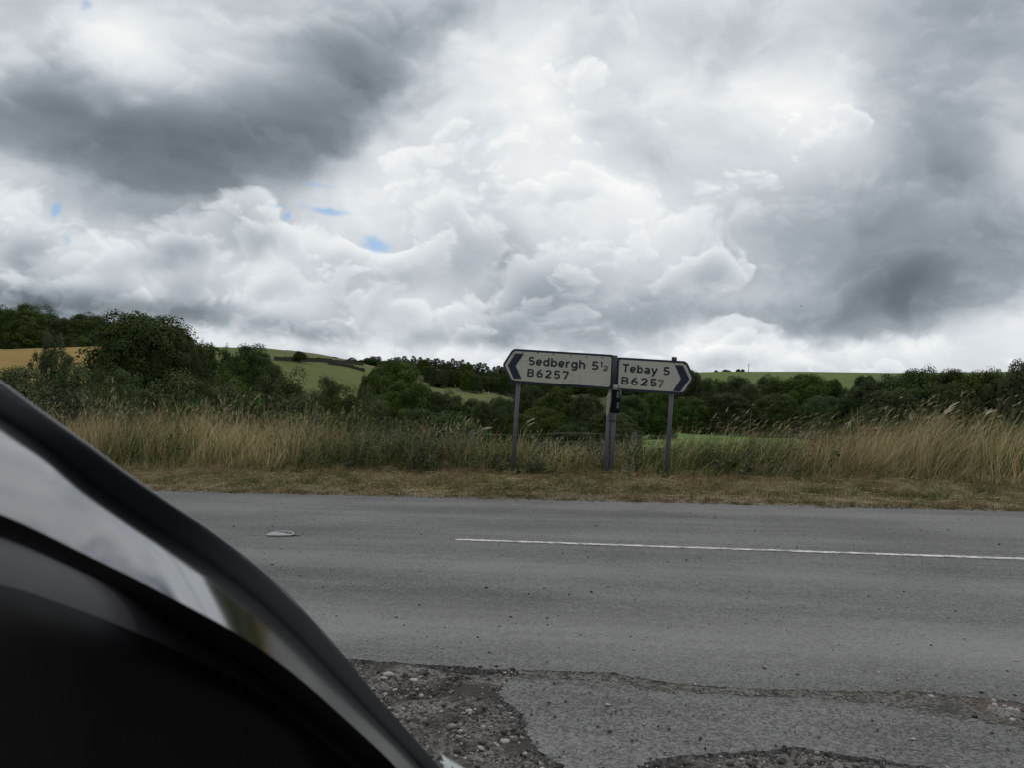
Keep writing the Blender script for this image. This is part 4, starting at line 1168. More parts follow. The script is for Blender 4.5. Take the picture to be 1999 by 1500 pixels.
def field(N, s0, s1, n0, n1, full=False):
    """points gathered into tussocks; with full, also three random numbers shared by each tussock"""
    s = nrg.uniform(s0, s1, N); n = nrg.uniform(n0, n1, N)
    q = np.where(nrg.random(N) < 0.6, 0.36, 0.20)
    a = np.round(s / q); b = np.round(n / q)
    m = nrg.random(N) < 0.78
    sp_ = q * nrg.uniform(0.2, 0.34, N)
    s = np.where(m, (a + hash01(a, b, 1) - 0.5) * q + nrg.normal(0, 1, N) * sp_, s)
    n = np.clip(np.where(m, (b + hash01(a, b, 2) - 0.5) * q + nrg.normal(0, 1, N) * sp_, n), n0 - 0.05, n1 + 0.1)
    X_ = s * CY + n * SY; Y_ = -s * SY + n * CY
    B = np.stack([X_, Y_, ground(X_, Y_) - 0.01], -1)
    if full: return s, n, B, [hash01(a, b, k) for k in (3, 4, 5, 6)]
    return s, n, B
def lumpy(x, y, k, ph): return np.sin(x * k + ph) * np.sin(y * k * 0.8 + ph * 2) + 0.6 * np.sin(x * k * 2.3 + y * 1.1 + ph) * np.sin(y * k * 1.9 - x * k * 0.5)
STRAW = np.array([(0.48, 0.375, 0.195), (0.60, 0.50, 0.285), (0.40, 0.285, 0.140), (0.66, 0.585, 0.37), (0.31, 0.20, 0.10)])
GREEN = np.array([(0.088, 0.108, 0.028), (0.130, 0.150, 0.038), (0.17, 0.172, 0.052), (0.070, 0.082, 0.028)])
def pick(tab, n): return tab[nrg.integers(0, len(tab), n)] * nrg.uniform(0.75, 1.2, (n, 1))
SL_, SR_ = -16.5, 10.5
# the body of the tall grass: leaves low down, straw stems above
N = 52000
s, n, B, hh = field(N, SL_, SR_, 13.15, 16.6, True)
px = s_px(s, n); hm = np.interp(px, HX, HH); gs = np.interp(px, GX, GG)
edge_t = np.clip((n - 13.05) / 0.8, 0.25, 1)
tall = 1 + 0.24 * lumpy(s, n, 1.7, 0.4) + 0.55 * (hh[1] - 0.55)
isstraw = nrg.random(N) < np.clip(gs * 0.8 + 0.28 * np.minimum(1, gs * 2.2) * lumpy(s, n, 1.3, 1.1) + 0.55 * (hh[0] - 0.5) * np.minimum(1, gs * 2.2), 0.03, 0.93)
h = hm * tall * edge_t * np.where(isstraw, nrg.uniform(0.45, 1.0, N), nrg.uniform(0.30, 0.80, N))
wind = np.where(px > 1250, 0.42, 0.10)
tuft = 0.35 * np.sin(s * 5.3 + 2 * np.sin(n * 4.0)) + 0.25 * np.sin(s * 11.9 + n * 6.1)
lean = np.stack([wind + tuft * 0.3 + 0.75 * (hh[2] - 0.5) + nrg.normal(0, 0.30, N), nrg.normal(0, 0.30, N) + 0.5 * (hh[3] - 0.6)], -1)
flop = nrg.random(N) < 0.07
lean[flop] *= 2.6
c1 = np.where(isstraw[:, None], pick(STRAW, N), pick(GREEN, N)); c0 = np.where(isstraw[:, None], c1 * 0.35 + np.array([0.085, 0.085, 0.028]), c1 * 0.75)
patch = (0.70 + 0.62 * hash01(hh[0], hh[1], 9))[:, None] * (1 + 0.15 * lumpy(s, n, 0.9, 2.2)[:, None]); c1 = c1 * patch; c0 = c0 * patch
w = np.where(isstraw, nrg.uniform(0.004, 0.009, N), nrg.uniform(0.006, 0.016, N))
kp = isstraw | (nrg.random(N) > 0.35)
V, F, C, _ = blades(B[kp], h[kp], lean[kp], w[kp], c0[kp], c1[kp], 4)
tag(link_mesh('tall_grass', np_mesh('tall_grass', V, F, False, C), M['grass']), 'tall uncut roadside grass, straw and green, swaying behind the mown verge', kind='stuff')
# flowering stems with seed heads
N = 4600
s, n, B = field(N, SL_, SR_, 13.5, 16.6)
px = s_px(s, n); hm = np.interp(px, HX, HH); gs = np.interp(px, GX, GG)
keep = nrg.random(N) < np.clip(gs * 0.75 + 0.04 + 0.35 * lumpy(s, n, 2.6, 3.0), 0, 1)
s, n, B, px, hm = s[keep], n[keep], B[keep], px[keep], hm[keep]; N = len(s)
h = hm * (1 + 0.20 * lumpy(s, n, 1.7, 0.4)) * (0.62 + 0.66 * nrg.random(N))
wind = np.where(px > 1250, 0.42, 0.06)
lean = np.stack([wind + nrg.normal(0, 0.22, N), nrg.normal(0, 0.2, N)], -1)
cs = pick(STRAW, N)
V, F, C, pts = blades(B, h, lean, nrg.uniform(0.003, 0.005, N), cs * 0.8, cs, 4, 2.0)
parts = [(V, F, C)]
tip = pts[:, -1]; dirn = pts[:, -1] - pts[:, -2]; dirn /= np.linalg.norm(dirn, axis=1)[:, None]
dirn[:, 0] += np.where(px > 1250, 0.16, 0.02) + nrg.normal(0, 0.12, N); dirn[:, 2] -= 0.02; dirn /= np.linalg.norm(dirn, axis=1)[:, None]
hl = nrg.uniform(0.06, 0.16, N); hw = nrg.uniform(0.004, 0.011, N)
hc = np.array([(0.40, 0.34, 0.20), (0.34, 0.27, 0.15), (0.47, 0.42, 0.28), (0.26, 0.20, 0.11)])[nrg.integers(0, 4, N)]
for k in range(4):
    a = np.stack([np.full(N, math.cos(k * 0.785)), np.full(N, math.sin(k * 0.785)), np.zeros(N)], -1)
    j = nrg.normal(0, 0.006, (N, 3)); q0 = tip - dirn * (hl * 0.5)[:, None] + j; q1 = tip + dirn * (hl * 0.5)[:, None] + j + np.array([0.02, 0, -0.012])
    mdp = (q0 * 0.6 + q1 * 0.4)
    V4 = np.stack([q0, mdp + a * (hw * 0.5)[:, None], q1, mdp - a * (hw * 0.5)[:, None]], 1).reshape(-1, 3)
    parts.append((V4, np.arange(N * 4).reshape(-1, 4), np.repeat(hc, 4, 0)))
V, F, C = join(parts)
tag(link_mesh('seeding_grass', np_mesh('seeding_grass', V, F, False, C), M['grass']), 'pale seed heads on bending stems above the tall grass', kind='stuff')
# broad-leaved weeds: nettles, docks and thistles in the green stretches
N = 5200
s, n, B = field(N, SL_, SR_, 13.35, 16.3)
px = s_px(s, n); gs = np.interp(px, GX, GG); hm = np.interp(px, HX, HH)
keep = nrg.random(N) > gs * 1.5 + 0.05
s, n, B, px, hm = s[keep], n[keep], B[keep], px[keep], hm[keep]; N = len(s)
h = hm * (0.8 + 0.35 * lumpy(s, n, 1.9, 0.9) + nrg.uniform(-0.25, 0.25, N)) * np.clip((n - 12.9) / 0.9, 0.4, 1)
h = np.maximum(h, 0.15)
lean = np.stack([np.where(px > 1250, 0.25, 0.06) + nrg.normal(0, 0.12, N), nrg.normal(0, 0.12, N)], -1)
wc = np.array([(0.050, 0.078, 0.030), (0.075, 0.105, 0.036), (0.105, 0.125, 0.046), (0.085, 0.062, 0.034), (0.060, 0.085, 0.055)])[nrg.integers(0, 5, N)] * nrg.uniform(0.8, 1.2, (N, 1))
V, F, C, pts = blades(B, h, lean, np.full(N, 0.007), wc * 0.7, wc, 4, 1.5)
parts = [(V, F, C)]
K = 24
t = nrg.uniform(0.15, 1.0, (N, K)); seg = np.clip((t * 4).astype(int), 0, 3); fr = t * 4 - seg
i_ = np.arange(N)[:, None]
q = pts[i_, seg] * (1 - fr[..., None]) + pts[i_, seg + 1] * fr[..., None]
a = nrg.uniform(0, 6.28, (N, K)); L = nrg.uniform(0.03, 0.105, (N, K)) * np.where(nrg.random((N, 1)) < 0.35, 1.5, 1.0) * (1.15 - 0.7 * t)
od = np.stack([np.cos(a), np.sin(a), nrg.uniform(-0.3, 0.6, (N, K))], -1); od /= np.linalg.norm(od, axis=-1)[..., None]
sd_ = np.stack([-np.sin(a), np.cos(a), nrg.normal(0, 0.3, (N, K))], -1)
e = q + od * L[..., None]; mm = q + od * (L * 0.5)[..., None]; W = (L * 0.24)[..., None]
V4 = np.stack([q, mm + sd_ * W, e, mm - sd_ * W], 2).reshape(-1, 3)
cc = np.repeat((wc[:, None] * nrg.uniform(0.7, 1.35, (N, K, 1))).reshape(-1, 3), 4, 0)
parts.append((V4, np.arange(len(V4)).reshape(-1, 4), cc))
V, F, C = join(parts)
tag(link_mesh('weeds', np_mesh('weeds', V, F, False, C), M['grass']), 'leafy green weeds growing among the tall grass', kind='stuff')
# the mown verge
N = 72000
s, n, B = field(N, SL_ + 2, SR_, 11.9, 13.9)
v = lumpy(s, n, 1.3, 0.7) * 0.9 + lumpy(s, n, 4.1, 2.0) * 0.6
band = np.interp(n, [11.85, 12.1, 12.55, 12.8, 13.3, 13.9], [0.75, 0.35, 0.30, 0.62, 0.70, 0.55])
dry = nrg.random(N) < np.clip(band + 0.22 * v, 0.05, 0.95)
h = nrg.uniform(0.03, 0.10, N) * (1 + 0.45 * lumpy(s, n, 3.1, 0.3)).clip(0.3) * np.interp(n, [11.9, 12.2, 13.2, 13.9], [0.7, 1.1, 1.0, 1.8])
lean = nrg.normal(0, 0.7, (N, 2)) + np.array([0.15, 0])
DRY = np.array([(0.24, 0.175, 0.090), (0.30, 0.225, 0.120), (0.19, 0.130, 0.070), (0.34, 0.275, 0.155)])
VG = np.array([(0.105, 0.122, 0.034), (0.145, 0.150, 0.044), (0.078, 0.090, 0.028)])
c1 = np.where(dry[:, None], pick(DRY, N), pick(VG, N))
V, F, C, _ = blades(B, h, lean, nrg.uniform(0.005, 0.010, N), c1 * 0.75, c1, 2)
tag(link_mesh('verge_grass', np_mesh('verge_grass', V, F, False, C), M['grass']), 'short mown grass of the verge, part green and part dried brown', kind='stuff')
# cut stalks lying on it and spilling on to the road edge
N = 9000
s = nrg.uniform(SL_ + 2, SR_, N); n = np.where(nrg.random(N) < 0.45, nrg.normal(11.86, 0.09, N), nrg.uniform(11.9, 13.6, N))
X_ = s * CY + n * SY; Y_ = -s * SY + n * CY
B = np.stack([X_, Y_, np.maximum(ground(X_, Y_), SLOPE * X_) + nrg.uniform(0.004, 0.05, N) * (n > 11.95) + 0.004], -1)
a = nrg.uniform(0, 6.28, N); L = nrg.uniform(0.05, 0.24, N)
d = np.stack([np.cos(a), np.sin(a), nrg.normal(0.02, 0.10, N)], -1) * L[:, None]
e = np.stack([-np.sin(a), np.cos(a), np.zeros(N)], -1) * nrg.uniform(0.002, 0.0045, (N, 1)) + np.array([0, 0, 0.002])
V = np.stack([B - e, B + e, B + d + e * 0.4, B + d - e * 0.4], 1).reshape(-1, 3)
c = pick(np.array([(0.36, 0.28, 0.16), (0.44, 0.36, 0.22), (0.28, 0.20, 0.11)]), N)
tag(link_mesh('cut_stalks', np_mesh('cut_stalks', V, np.arange(N * 4).reshape(-1, 4), False, np.repeat(c, 4, 0)), M['grass']), 'dry cut stalks lying on the verge and along the road edge', kind='stuff')
# tufts creeping out over the edge of the road
N = 9000
cs_ = nrg.uniform(SL_ + 2, SR_, 170); cn_ = nrg.normal(11.80, 0.07, 170); ci_ = nrg.integers(0, 170, N)
s = cs_[ci_] + nrg.normal(0, 0.06, N) * nrg.uniform(0.4, 2.2, 170)[ci_]; n = cn_[ci_] + nrg.normal(0, 0.03, N)
X_ = s * CY + n * SY; Y_ = -s * SY + n * CY
B = np.stack([X_, Y_, np.maximum(ground(X_, Y_), SLOPE * X_ - 0.002)], -1)
dry = nrg.random(N) < nrg.uniform(0.2, 0.9, 170)[ci_]
c1 = np.where(dry[:, None], pick(DRY, N), pick(VG, N))
V, F, C, _ = blades(B, nrg.uniform(0.03, 0.085, N), nrg.normal(0, 0.8, (N, 2)), nrg.uniform(0.004, 0.009, N), c1 * 0.75, c1, 2)
tag(link_mesh('edge_grass', np_mesh('edge_grass', V, F, False, C), M['grass']), 'ragged grass tufts creeping over the edge of the asphalt', kind='stuff')
# a few plants that stand out
def plant(name, label, px, py, top, lean, col, headcol, nstem, leafy):
    p = hit(px, py); rn = random.Random(int(px))
    d = (p - CAM).dot(_f); h = (py - top) / FOC * d
    o = tag(empty(name, p), label, 'plant')
    for i in range(nstem):
        m = MB(); dx_, dy_ = rn.gauss(0, 0.05), rn.gauss(0, 0.04); hh = h * rn.uniform(0.82, 1.0) if i else h
        path = [(dx_, dy_, -0.03), (dx_ + lean * hh * .2, dy_, hh * .5), (dx_ + lean * hh * .6 + rn.gauss(0, .02), dy_, hh * .82), (dx_ + lean * hh + rn.gauss(0, .03), dy_, hh)]
        m.tube(path, [0.005, 0.004, 0.003, 0.002], 5)
        st = m.build('stem', col, o)
        m = MB(); a_ = Vector(path[2]); b_ = Vector(path[3])
        if leafy:
            for k in range(16):
                q = a_.lerp(b_, rn.uniform(-0.8, 1)); m.ball((q.x + rn.gauss(0, .012), q.y + rn.gauss(0, .012), q.z), rn.uniform(0.006, 0.013), 1)
        else:
            c_ = b_ + (b_ - a_) * 0.6 + Vector((0.05, 0, -0.03)); m.tube([a_.lerp(b_, .75), b_, b_.lerp(c_, .5) , c_], [0.004, 0.011, 0.010, 0.002], 6)
        m.build('seed_head', headcol, st)
    return o
mdock = material('rusty dock', None, (0.20, 0.075, 0.038), 0.8); mst = material('straw stem', None, (0.36, 0.28, 0.15), 0.8); mhd = material('pale seed head', None, (0.44, 0.39, 0.28), 0.85)
plant('dock_plant', 'rust-brown dock plant among the green weeds left of the sign', 826, 908, 818, 0.10, mdock, mdock, 3, True)
plant('dock_plant', 'rust-brown dock plant next to the left sign post', 962, 905, 832, 0.12, mdock, mdock, 2, True)
plant('grass_plume', 'pale drooping grass plume just left of the left sign post', 905, 905, 836, 0.55, mst, mhd, 2, False)
plant('grass_plume', 'pale hooked grass plume just right of the left sign post', 1012, 912, 822, 0.20, mst, mhd, 3, False)
plant('grass_plume', 'tallest pair of pale grass plumes leaning right near the right edge', 1792, 930, 792, 0.42, mst, mhd, 3, False)
plant('grass_plume', 'single pale plume bending right before the open-topped tree', 1886, 935, 806, 0.28, mst, mhd, 2, False)

# ------------------------------------------------------------------ wire fence behind the grass
NF = 16.9
fe = tag(empty('wire_fence', rd(0, NF)), 'stock fence of thin wires and grey wooden posts behind the tall grass', 'fence')
fe.location.z = gz(fe.location.x, fe.location.y)
sp = px_s(1243, NF); PS = [float(sp) + k * 3.4 for k in range(-5, 4)]
tops_ = []
def fpt(s, dz):
    p = rd(s, NF); return Vector((p.x, p.y, gz(p.x, p.y) + dz)) - fe.location
top_z = at(1243, 845, rd(float(sp), NF).y).z - gz(*rd(float(sp), NF).xy)
for s in PS:
    MB().tube([fpt(s, -0.2), fpt(s, top_z * 0.6), fpt(s, top_z)], [0.05, 0.048, 0.045], 8).build('fence_post', M['wood'], fe)
for k, dz in enumerate((0.06, 0.24, 0.42, 0.62, 0.82)):
    pts = []
    for s in np.arange(PS[0], PS[-1] + 0.01, 0.425): pts.append(fpt(float(s), top_z - dz + 0.012 * math.sin(s * 1.85)) + Vector((0, -0.05, 0)))
    MB().tube(pts, 0.0035, 5).build('wire', M['wire'], fe)

# ------------------------------------------------------------------ the road sign
foot = hit(1190, 925)
SYAW, TILT = R(-14), R(1.35)
S_M = Matrix.Translation(foot) @ Matrix.Rotation(SYAW, 4, 'Z') @ Matrix.Rotation(TILT, 4, 'Y')
S_I = S_M.inverted()
def sl(x, y):                                    # pixel -> sign plane (x right, z up)
    o = S_I @ CAM; d = (S_I.to_3x3() @ ray(x, y)); t = -o.y / d.y
    q = o + d * t; return (q.x, q.z)
def zl(x, y): return sl(900 + x / 3.635, 640 + y / 3.635)
sign = tag(empty('direction_sign'), 'weathered white two-way direction sign with black arrows, reading Sedbergh and Tebay, on three posts', 'road sign')
sign.matrix_world = S_M
def rounded(poly, r, k=5):
    out = []; n = len(poly)
    for i in range(n):
        p, a, b = Vector(poly[i]), Vector(poly[i - 1]), Vector(poly[(i + 1) % n])
        ri = r[i] if isinstance(r, (list, tuple)) else r
        u, v = (a - p).normalized(), (b - p).normalized()
        if ri <= 0: out.append(tuple(p)); continue
        s, e = p + u * ri, p + v * ri
        for j in range(k + 1):
            t = j / k; out.append(tuple(s * (1 - t) ** 2 + p * 2 * t * (1 - t) + e * t * t))
    return out
def inset(poly, d):
    n = len(poly); out = []
    ar = sum(poly[i][0] * poly[(i + 1) % n][1] - poly[(i + 1) % n][0] * poly[i][1] for i in range(n))
    sg = 1 if ar > 0 else -1
    for i in range(n):
        p, a, b = Vector(poly[i]), Vector(poly[i - 1]), Vector(poly[(i + 1) % n])
        n1 = Vector((-(p - a).y, (p - a).x)).normalized() * sg; n2 = Vector((-(b - p).y, (b - p).x)).normalized() * sg
        m = (n1 + n2); m = m / max(m.length_squared / 2, 0.3)
        out.append(tuple(p + m * d))
    return out
Lo = [zl(1087, 190), zl(368, 146), zl(293, 262), zl(353, 386), zl(1072, 440)]
Ro = [zl(1107, 206), zl(1602, 236), zl(1658, 358), zl(1588, 476), zl(1098, 446)]
def panel(outer, radii):
    pn = MB().prism(rounded(outer, radii), 0.0, 0.030).build('sign_panel', M['black'], sign)
    fc = inset(outer, 0.036)
    MB().prism(rounded(fc, [max(r - 0.01, 0.015) for r in radii]), -0.004, 0.002).build('face', M['panel'], pn)
    return pn
lp = panel(Lo, [0.05, 0.06, 0.05, 0.06, 0.05]); rp = panel(Ro, [0.05, 0.06, 0.05, 0.06, 0.05])
def flat(name, polyz, mat, par): return MB().prism([zl(*p) for p in polyz], -0.008, -0.003).build(name, mat, par)
flat('chevron', [(385, 180), (447, 182), (388, 268), (430, 362), (373, 361), (333, 265)], M['black'], lp)
flat('chevron', [(1517, 262), (1575, 266), (1621, 365), (1556, 455), (1503, 451), (1560, 362)], M['black'], rp)
def arc(cx, cy, rx, ry, a0, a1, k=14): return [(cx + rx * math.cos(R(a0 + (a1 - a0) * i / k)), cy + ry * math.sin(R(a0 + (a1 - a0) * i / k))) for i in range(k + 1)]
def quad(a, b, c, k=10): return [((1 - t) ** 2 * a[0] + 2 * t * (1 - t) * b[0] + t * t * c[0], (1 - t) ** 2 * a[1] + 2 * t * (1 - t) * b[1] + t * t * c[1]) for t in [i / k for i in range(k + 1)]]
SW = 0.22                                      # stroke of the road-sign alphabet, cap height 1
GL = {
 'S': [arc(.31, .705, .225, .215, 32, 248) + arc(.31, .295, .235, .215, 72, -150)],
 'e': [[(.07, .355), (.53, .355)], arc(.30, .365, .235, .285, 0, 318, 20)],
 'd': [arc(.295, .365, .225, .285, 0, 360, 22), [(.535, 0), (.535, 1.0)]],
 'b': [arc(.325, .365, .225, .285, 0, 360, 22), [(.085, 0), (.085, 1.0)]],
 'r': [[(.085, 0), (.085, .73)], arc(.33, .40, .245, .25, 180, 80)],
 'g': [arc(.295, .365, .225, .285, 0, 360, 22), [(.535, .73), (.535, -.06)], arc(.30, -.06, .235, .145, 0, -150)],
 'h': [[(.085, 0), (.085, 1.0)], arc(.31, .40, .225, .25, 180, 0) + [(.535, 0)]],
 'T': [[(0, .918), (.64, .918)], [(.32, 0), (.32, .84)]],
 'a': [arc(.275, .205, .20, .13, 0, 360, 20), arc(.28, .44, .225, .21, 152, 0) + [(.505, 0)]],
 'y': [[(.045, .73), (.31, .04)], [(.575, .73), (.27, -.11)], quad((.285, -.07), (.235, -.21), (.07, -.185))],
 'B': [[(.085, 0), (.085, 1.0)], [(.10, .918), (.34, .918)] + arc(.34, .715, .205, .203, 88, -90) + [(.10, .512)], [(.10, .505), (.36, .505)] + arc(.36, .293, .215, .212, 88, -90) + [(.10, .081)]],
 '6': [arc(.32, .31, .235, .228, 0, 360, 22), quad((.085, .33), (.10, .78), (.47, .93))],
 '2': [arc(.30, .69, .225, .228, 168, -22) + [(.075, .10)], [(.01, .082), (.57, .082)]],
 '5': [[(.53, .918), (.10, .918)], [(.15, .99), (.115, .46)], arc(.29, .315, .24, .235, 140, -148, 20)],
 '7': [[(.02, .918), (.56, .918)], [(.515, .86), (.22, 0)]],
 '1': [[(.24, 0), (.24, 1.0)], [(.24, .93), (.03, .76)]],
}
GW_ = {'S': .62, 'e': .60, 'd': .62, 'b': .63, 'r': .42, 'g': .62, 'h': .62, 'T': .64, 'a': .59, 'y': .62, 'B': .66, '6': .64, '2': .60, '5': .61, '7': .58, '1': .33}
def text(txt, x0, ybase, x1, cap, mat, par, slope, bold=1.0, space=0.13):
    a = Vector(zl(x0, ybase)); b = Vector(zl(x1, ybase + slope * (x1 - x0)))
    ch = (Vector(zl(x0, ybase - cap)) - a).length
    tot = sum(GW_[c] for c in txt) + space * (len(txt) - 1)
    ux = (b - a) / tot; uy = Vector((-(b - a).y, (b - a).x)).normalized() * ch
    V, F = [], []; x = 0.0; lay = 0
    for c in txt:
        for st in GL[c]:
            pts = [Vector((a.x, a.y)) + ux * (x + p) + uy * q for p, q in st]
            hw = SW * ch * 0.5 * bold
            y_ = -0.0050 - 0.00035 * (lay % 3); lay += 1
            o = len(V); n = len(pts)
            for i in range(n):
                t = (pts[min(i + 1, n - 1)] - pts[max(i - 1, 0)]).normalized(); nn_ = Vector((-t.y, t.x)) * hw
                if 0 < i < n - 1:
                    t1 = (pts[i] - pts[i - 1]).normalized(); nn_ /= max(0.5, t.dot(t1))
                for sgn in (1, -1):
                    w_ = pts[i] + nn_ * sgn
                    V.append((w_.x, y_, w_.y)); V.append((w_.x, -0.0035, w_.y))
            for i in range(n - 1):
                k = o + 4 * i
                F += [(k, k + 4, k + 6, k + 2), (k, k + 1, k + 5, k + 4), (k + 2, k + 6, k + 7, k + 3)]
            k = o + 4 * (n - 1); F += [(o, o + 2, o + 3, o + 1), (k, k + 1, k + 3, k + 2)]
        x += GW_[c] + space
    return link_mesh('lettering', np_mesh('lettering', V, F), mat, par)
SLP = 0.0705
text('Sedbergh', 478, 262, 880, 60, M['letter'], lp, SLP)
text('5', 925, 294, 975, 58, M['letter'], lp, SLP)
text('1', 986, 277, 1003, 38, M['letter'], lp, SLP)
text('2', 1007, 303, 1042, 36, M['letter'], lp, SLP)
text('B6257', 468, 345, 762, 56, M['letter'], lp, SLP, 1.0, 0.20)
text('Tebay', 1145, 312, 1392, 58, M['letter'], rp, SLP)
text('5', 1432, 333, 1480, 57, M['letter'], rp, SLP)
text('B625', 1135, 402, 1388, 56, M['letter'], rp, SLP, 1.0, 0.20)
text('7', 1392, 424, 1436, 57, M['faded'], rp, SLP)
RV = MB().tube([(0, -0.009, 0), (0, 0.0, 0)], 0.011, 8).mesh('rivet'); RV.materials.append(M['rust'])
for par, pts in ((lp, [(545, 176), (655, 186), (780, 194), (890, 205), (1000, 212), (460, 384), (525, 387), (632, 395), (748, 406), (860, 414), (968, 424), (365, 185), (322, 240), (320, 290), (350, 352), (440, 172)]),
                 (rp, [(1225, 222), (1325, 232), (1425, 238), (1515, 246), (1205, 442), (1315, 452), (1425, 459), (1545, 465), (1585, 256), (1620, 310), (1635, 390), (1600, 440)])):
    for p in pts:
        x_, z_ = zl(*p); o = link_mesh('rivet', RV, None, par); o.location = (x_, 0, z_)
def post(name, a, b, r, mat, y, cap=None, par=None):
    p0, p1 = sl(*a), sl(*b)
    d = Vector((p0[0] - p1[0], p0[1] - p1[1])).normalized() * 0.25
    return MB().tube([(p0[0] + d.x, y, p0[1] + d.y), (p1[0], y, p1[1])], r, 16).build(name, mat, par or sign)
pm = post('post', (1190, 926), (1199.8, 755), 0.043, M['post'], 0.080)
q0, q1 = sl(1197.8, 766), sl(1201.5, 693.5)
cp = MB().tube([(q0[0], -0.012, q0[1]), (q1[0], -0.012, q1[1] - 0.02), (q1[0], -0.012, q1[1])], [0.041, 0.041, 0.028], 16).build('centre_mullion', M['postdark'], sign)
post('post', (999, 918), (1013.5, 700), 0.035, M['post'], 0.068)
pr = post('post', (1299.8, 929), (1316, 696), 0.035, M['post'], 0.068)
q = sl(1316, 698)
MB().tube([(q[0], 0.068, q[1] - 0.05), (q[0], 0.068, q[1] + 0.012)], 0.042, 12).build('post_cap', M['rust'], pr)
for a in ((1011, 735), (1312, 745)):
    q = sl(*a); MB().box((q[0], 0.045, q[1]), (0.16, 0.03, 0.05), bev=0.004).build('clamp', M['galv'], sign)

# small sign seen almost edge-on at the middle post
fs = hit(1181, 924)
ss_ = tag(empty('side_sign'), 'small pale sign plate seen almost edge-on beside the middle post of the big sign', 'road sign')
S2 = Matrix.Translation(fs) @ Matrix.Rotation(SYAW, 4, 'Z') @ Matrix.Rotation(TILT + R(0.8), 4, 'Y'); ss_.matrix_world = S2
I2 = S2.inverted()
def l2(x, y, yy=0.0):
    o = I2 @ CAM; d = I2.to_3x3() @ ray(x, y); t = (yy - o.y) / d.y; return o + d * t
b0, b1 = l2(1181.5, 925), l2(1191, 762)
sp_ = MB().tube([(b0.x, 0, b0.z - 0.25), (b1.x, 0, b1.z)], 0.032, 14).build('post', M['post'], ss_)
# plate: turned well away, its left edge nearer the road
def plate(name, mat, corners, th):
    bm = bmesh.new(); vs = [bm.verts.new(c) for c in corners]; f = bm.faces.new(vs)
    r = bmesh.ops.extrude_face_region(bm, geom=[f]); nrm = (corners[1] - corners[0]).cross(corners[2] - corners[0]).normalized()
    for v in r['geom']:
        if isinstance(v, bmesh.types.BMVert): v.co += nrm * th
    bmesh.ops.recalc_face_normals(bm, faces=bm.faces)
    me = bpy.data.meshes.new(name); bm.to_mesh(me); bm.free(); return link_mesh(name, me, mat, ss_)
plate('plate', M['panel'], [l2(1194.5, 757, -0.06), l2(1196.3, 777, -0.07), l2(1190.5, 806, -0.10), l2(1183, 814, -0.30), l2(1185.2, 773, -0.30)], 0.004)
m_ = MB(); c_ = l2(1202, 785, -0.10); m_.box((c_.x, -0.10, c_.z), (0.150, 0.07, 0.37), bev=0.02); m_.build('bracket', M['pitch'], ss_)
c_ = l2(1210.5, 769, -0.13); MB().tube([l2(1209.5, 758, -0.13), l2(1211.8, 770, -0.14), l2(1208, 780, -0.13)], [0.010, 0.016, 0.010], 10).build('hood', M['post'], ss_)
a_, b_ = l2(1202, 762, -0.12), l2(1202.5, 752, -0.12); MB().tube([a_, b_], [0.046, 0.043], 16).build('post_cap', M['galv'], ss_)
for yy in (772, 793):
    c_ = l2(1206, yy, -0.15); MB().box(c_, (0.035, 0.02, 0.10), bev=0.004).build('bolt_strip', M['post'], ss_)
MB().tube([l2(1188, 822, -0.02), l2(1203, 822, -0.02)], 0.012, 8).build('band', M['postdark'], ss_)

# ------------------------------------------------------------------ the black car close at the left
M['gloss'] = material('polished black paint', None, (0.215, 0.22, 0.23), 0.10, 1.0)
M['trim'] = material('satin black trim', None, (0.006, 0.007, 0.009), 0.5, 0.0, 0.12)
M['rubber'] = material('black rubber seal', None, (0.008, 0.008, 0.009), 0.6, 0.0, 0.2)
M['wing'] = material('black wing paint', None, (0.003, 0.003, 0.0035), 0.40, 0.0, 0.18)
M['highlight'] = material('grey edge bead', None, (0.20, 0.205, 0.22), 0.35, 0.3)  # pale grey imitating sky light caught along the rim's top edge
M['shoulder'] = material('wing black lightened for sheen', None, (0.022, 0.022, 0.023), 0.5, 0.0, 0.3)  # wing's upper roll coloured lighter than its flank to imitate dim sky sheen
M['lens'] = material('clear headlamp lens', None, (0.50, 0.51, 0.50), 0.12, 0.55, 0.6)
M['lamp'] = material('bright lamp reflector', None, (0.8, 0.8, 0.8), 0.15, 1.0)
A_ = [(-330, 548), (-160, 650), (0, 752), (60, 796), (120, 838), (180, 880), (240, 925), (330, 987), (400, 1032), (480, 1092), (560, 1160), (640, 1246), (700, 1318), (760, 1388), (812, 1446), (850, 1490), (885, 1535), (930, 1600)]
B_ = [(-330, 615), (-160, 713), (0, 816), (50, 846), (101, 877), (150, 916), (203, 958), (284, 1014), (345, 1053), (425, 1110), (507, 1172), (588, 1250), (659, 1326), (722, 1392), (780, 1452), (822, 1497), (860, 1542), (905, 1610)]
C_ = [(-330, 910), (-160, 952), (0, 1006), (50, 1028), (101, 1053), (150, 1078), (203, 1104), (284, 1143), (345, 1176), (425, 1218), (507, 1268), (588, 1330), (650, 1386), (705, 1436), (755, 1482), (795, 1525), (830, 1570), (870, 1630)]
E_ = [(-330, 1090), (-160, 1110), (0, 1135), (50, 1150), (101, 1168), (150, 1186), (203, 1206), (284, 1240), (345, 1268), (425, 1306), (507, 1352), (588, 1410), (640, 1455), (690, 1500), (735, 1545), (770, 1590), (800, 1630), (840, 1690)]
car = tag(empty('car', (-0.5, 0.5, 0.0)), 'glossy black car close at the left edge, its bonnet sloping down to the headlamp', 'car')
def lerp2(a, b, t): return (a[0] + (b[0] - a[0]) * t, a[1] + (b[1] - a[1]) * t)
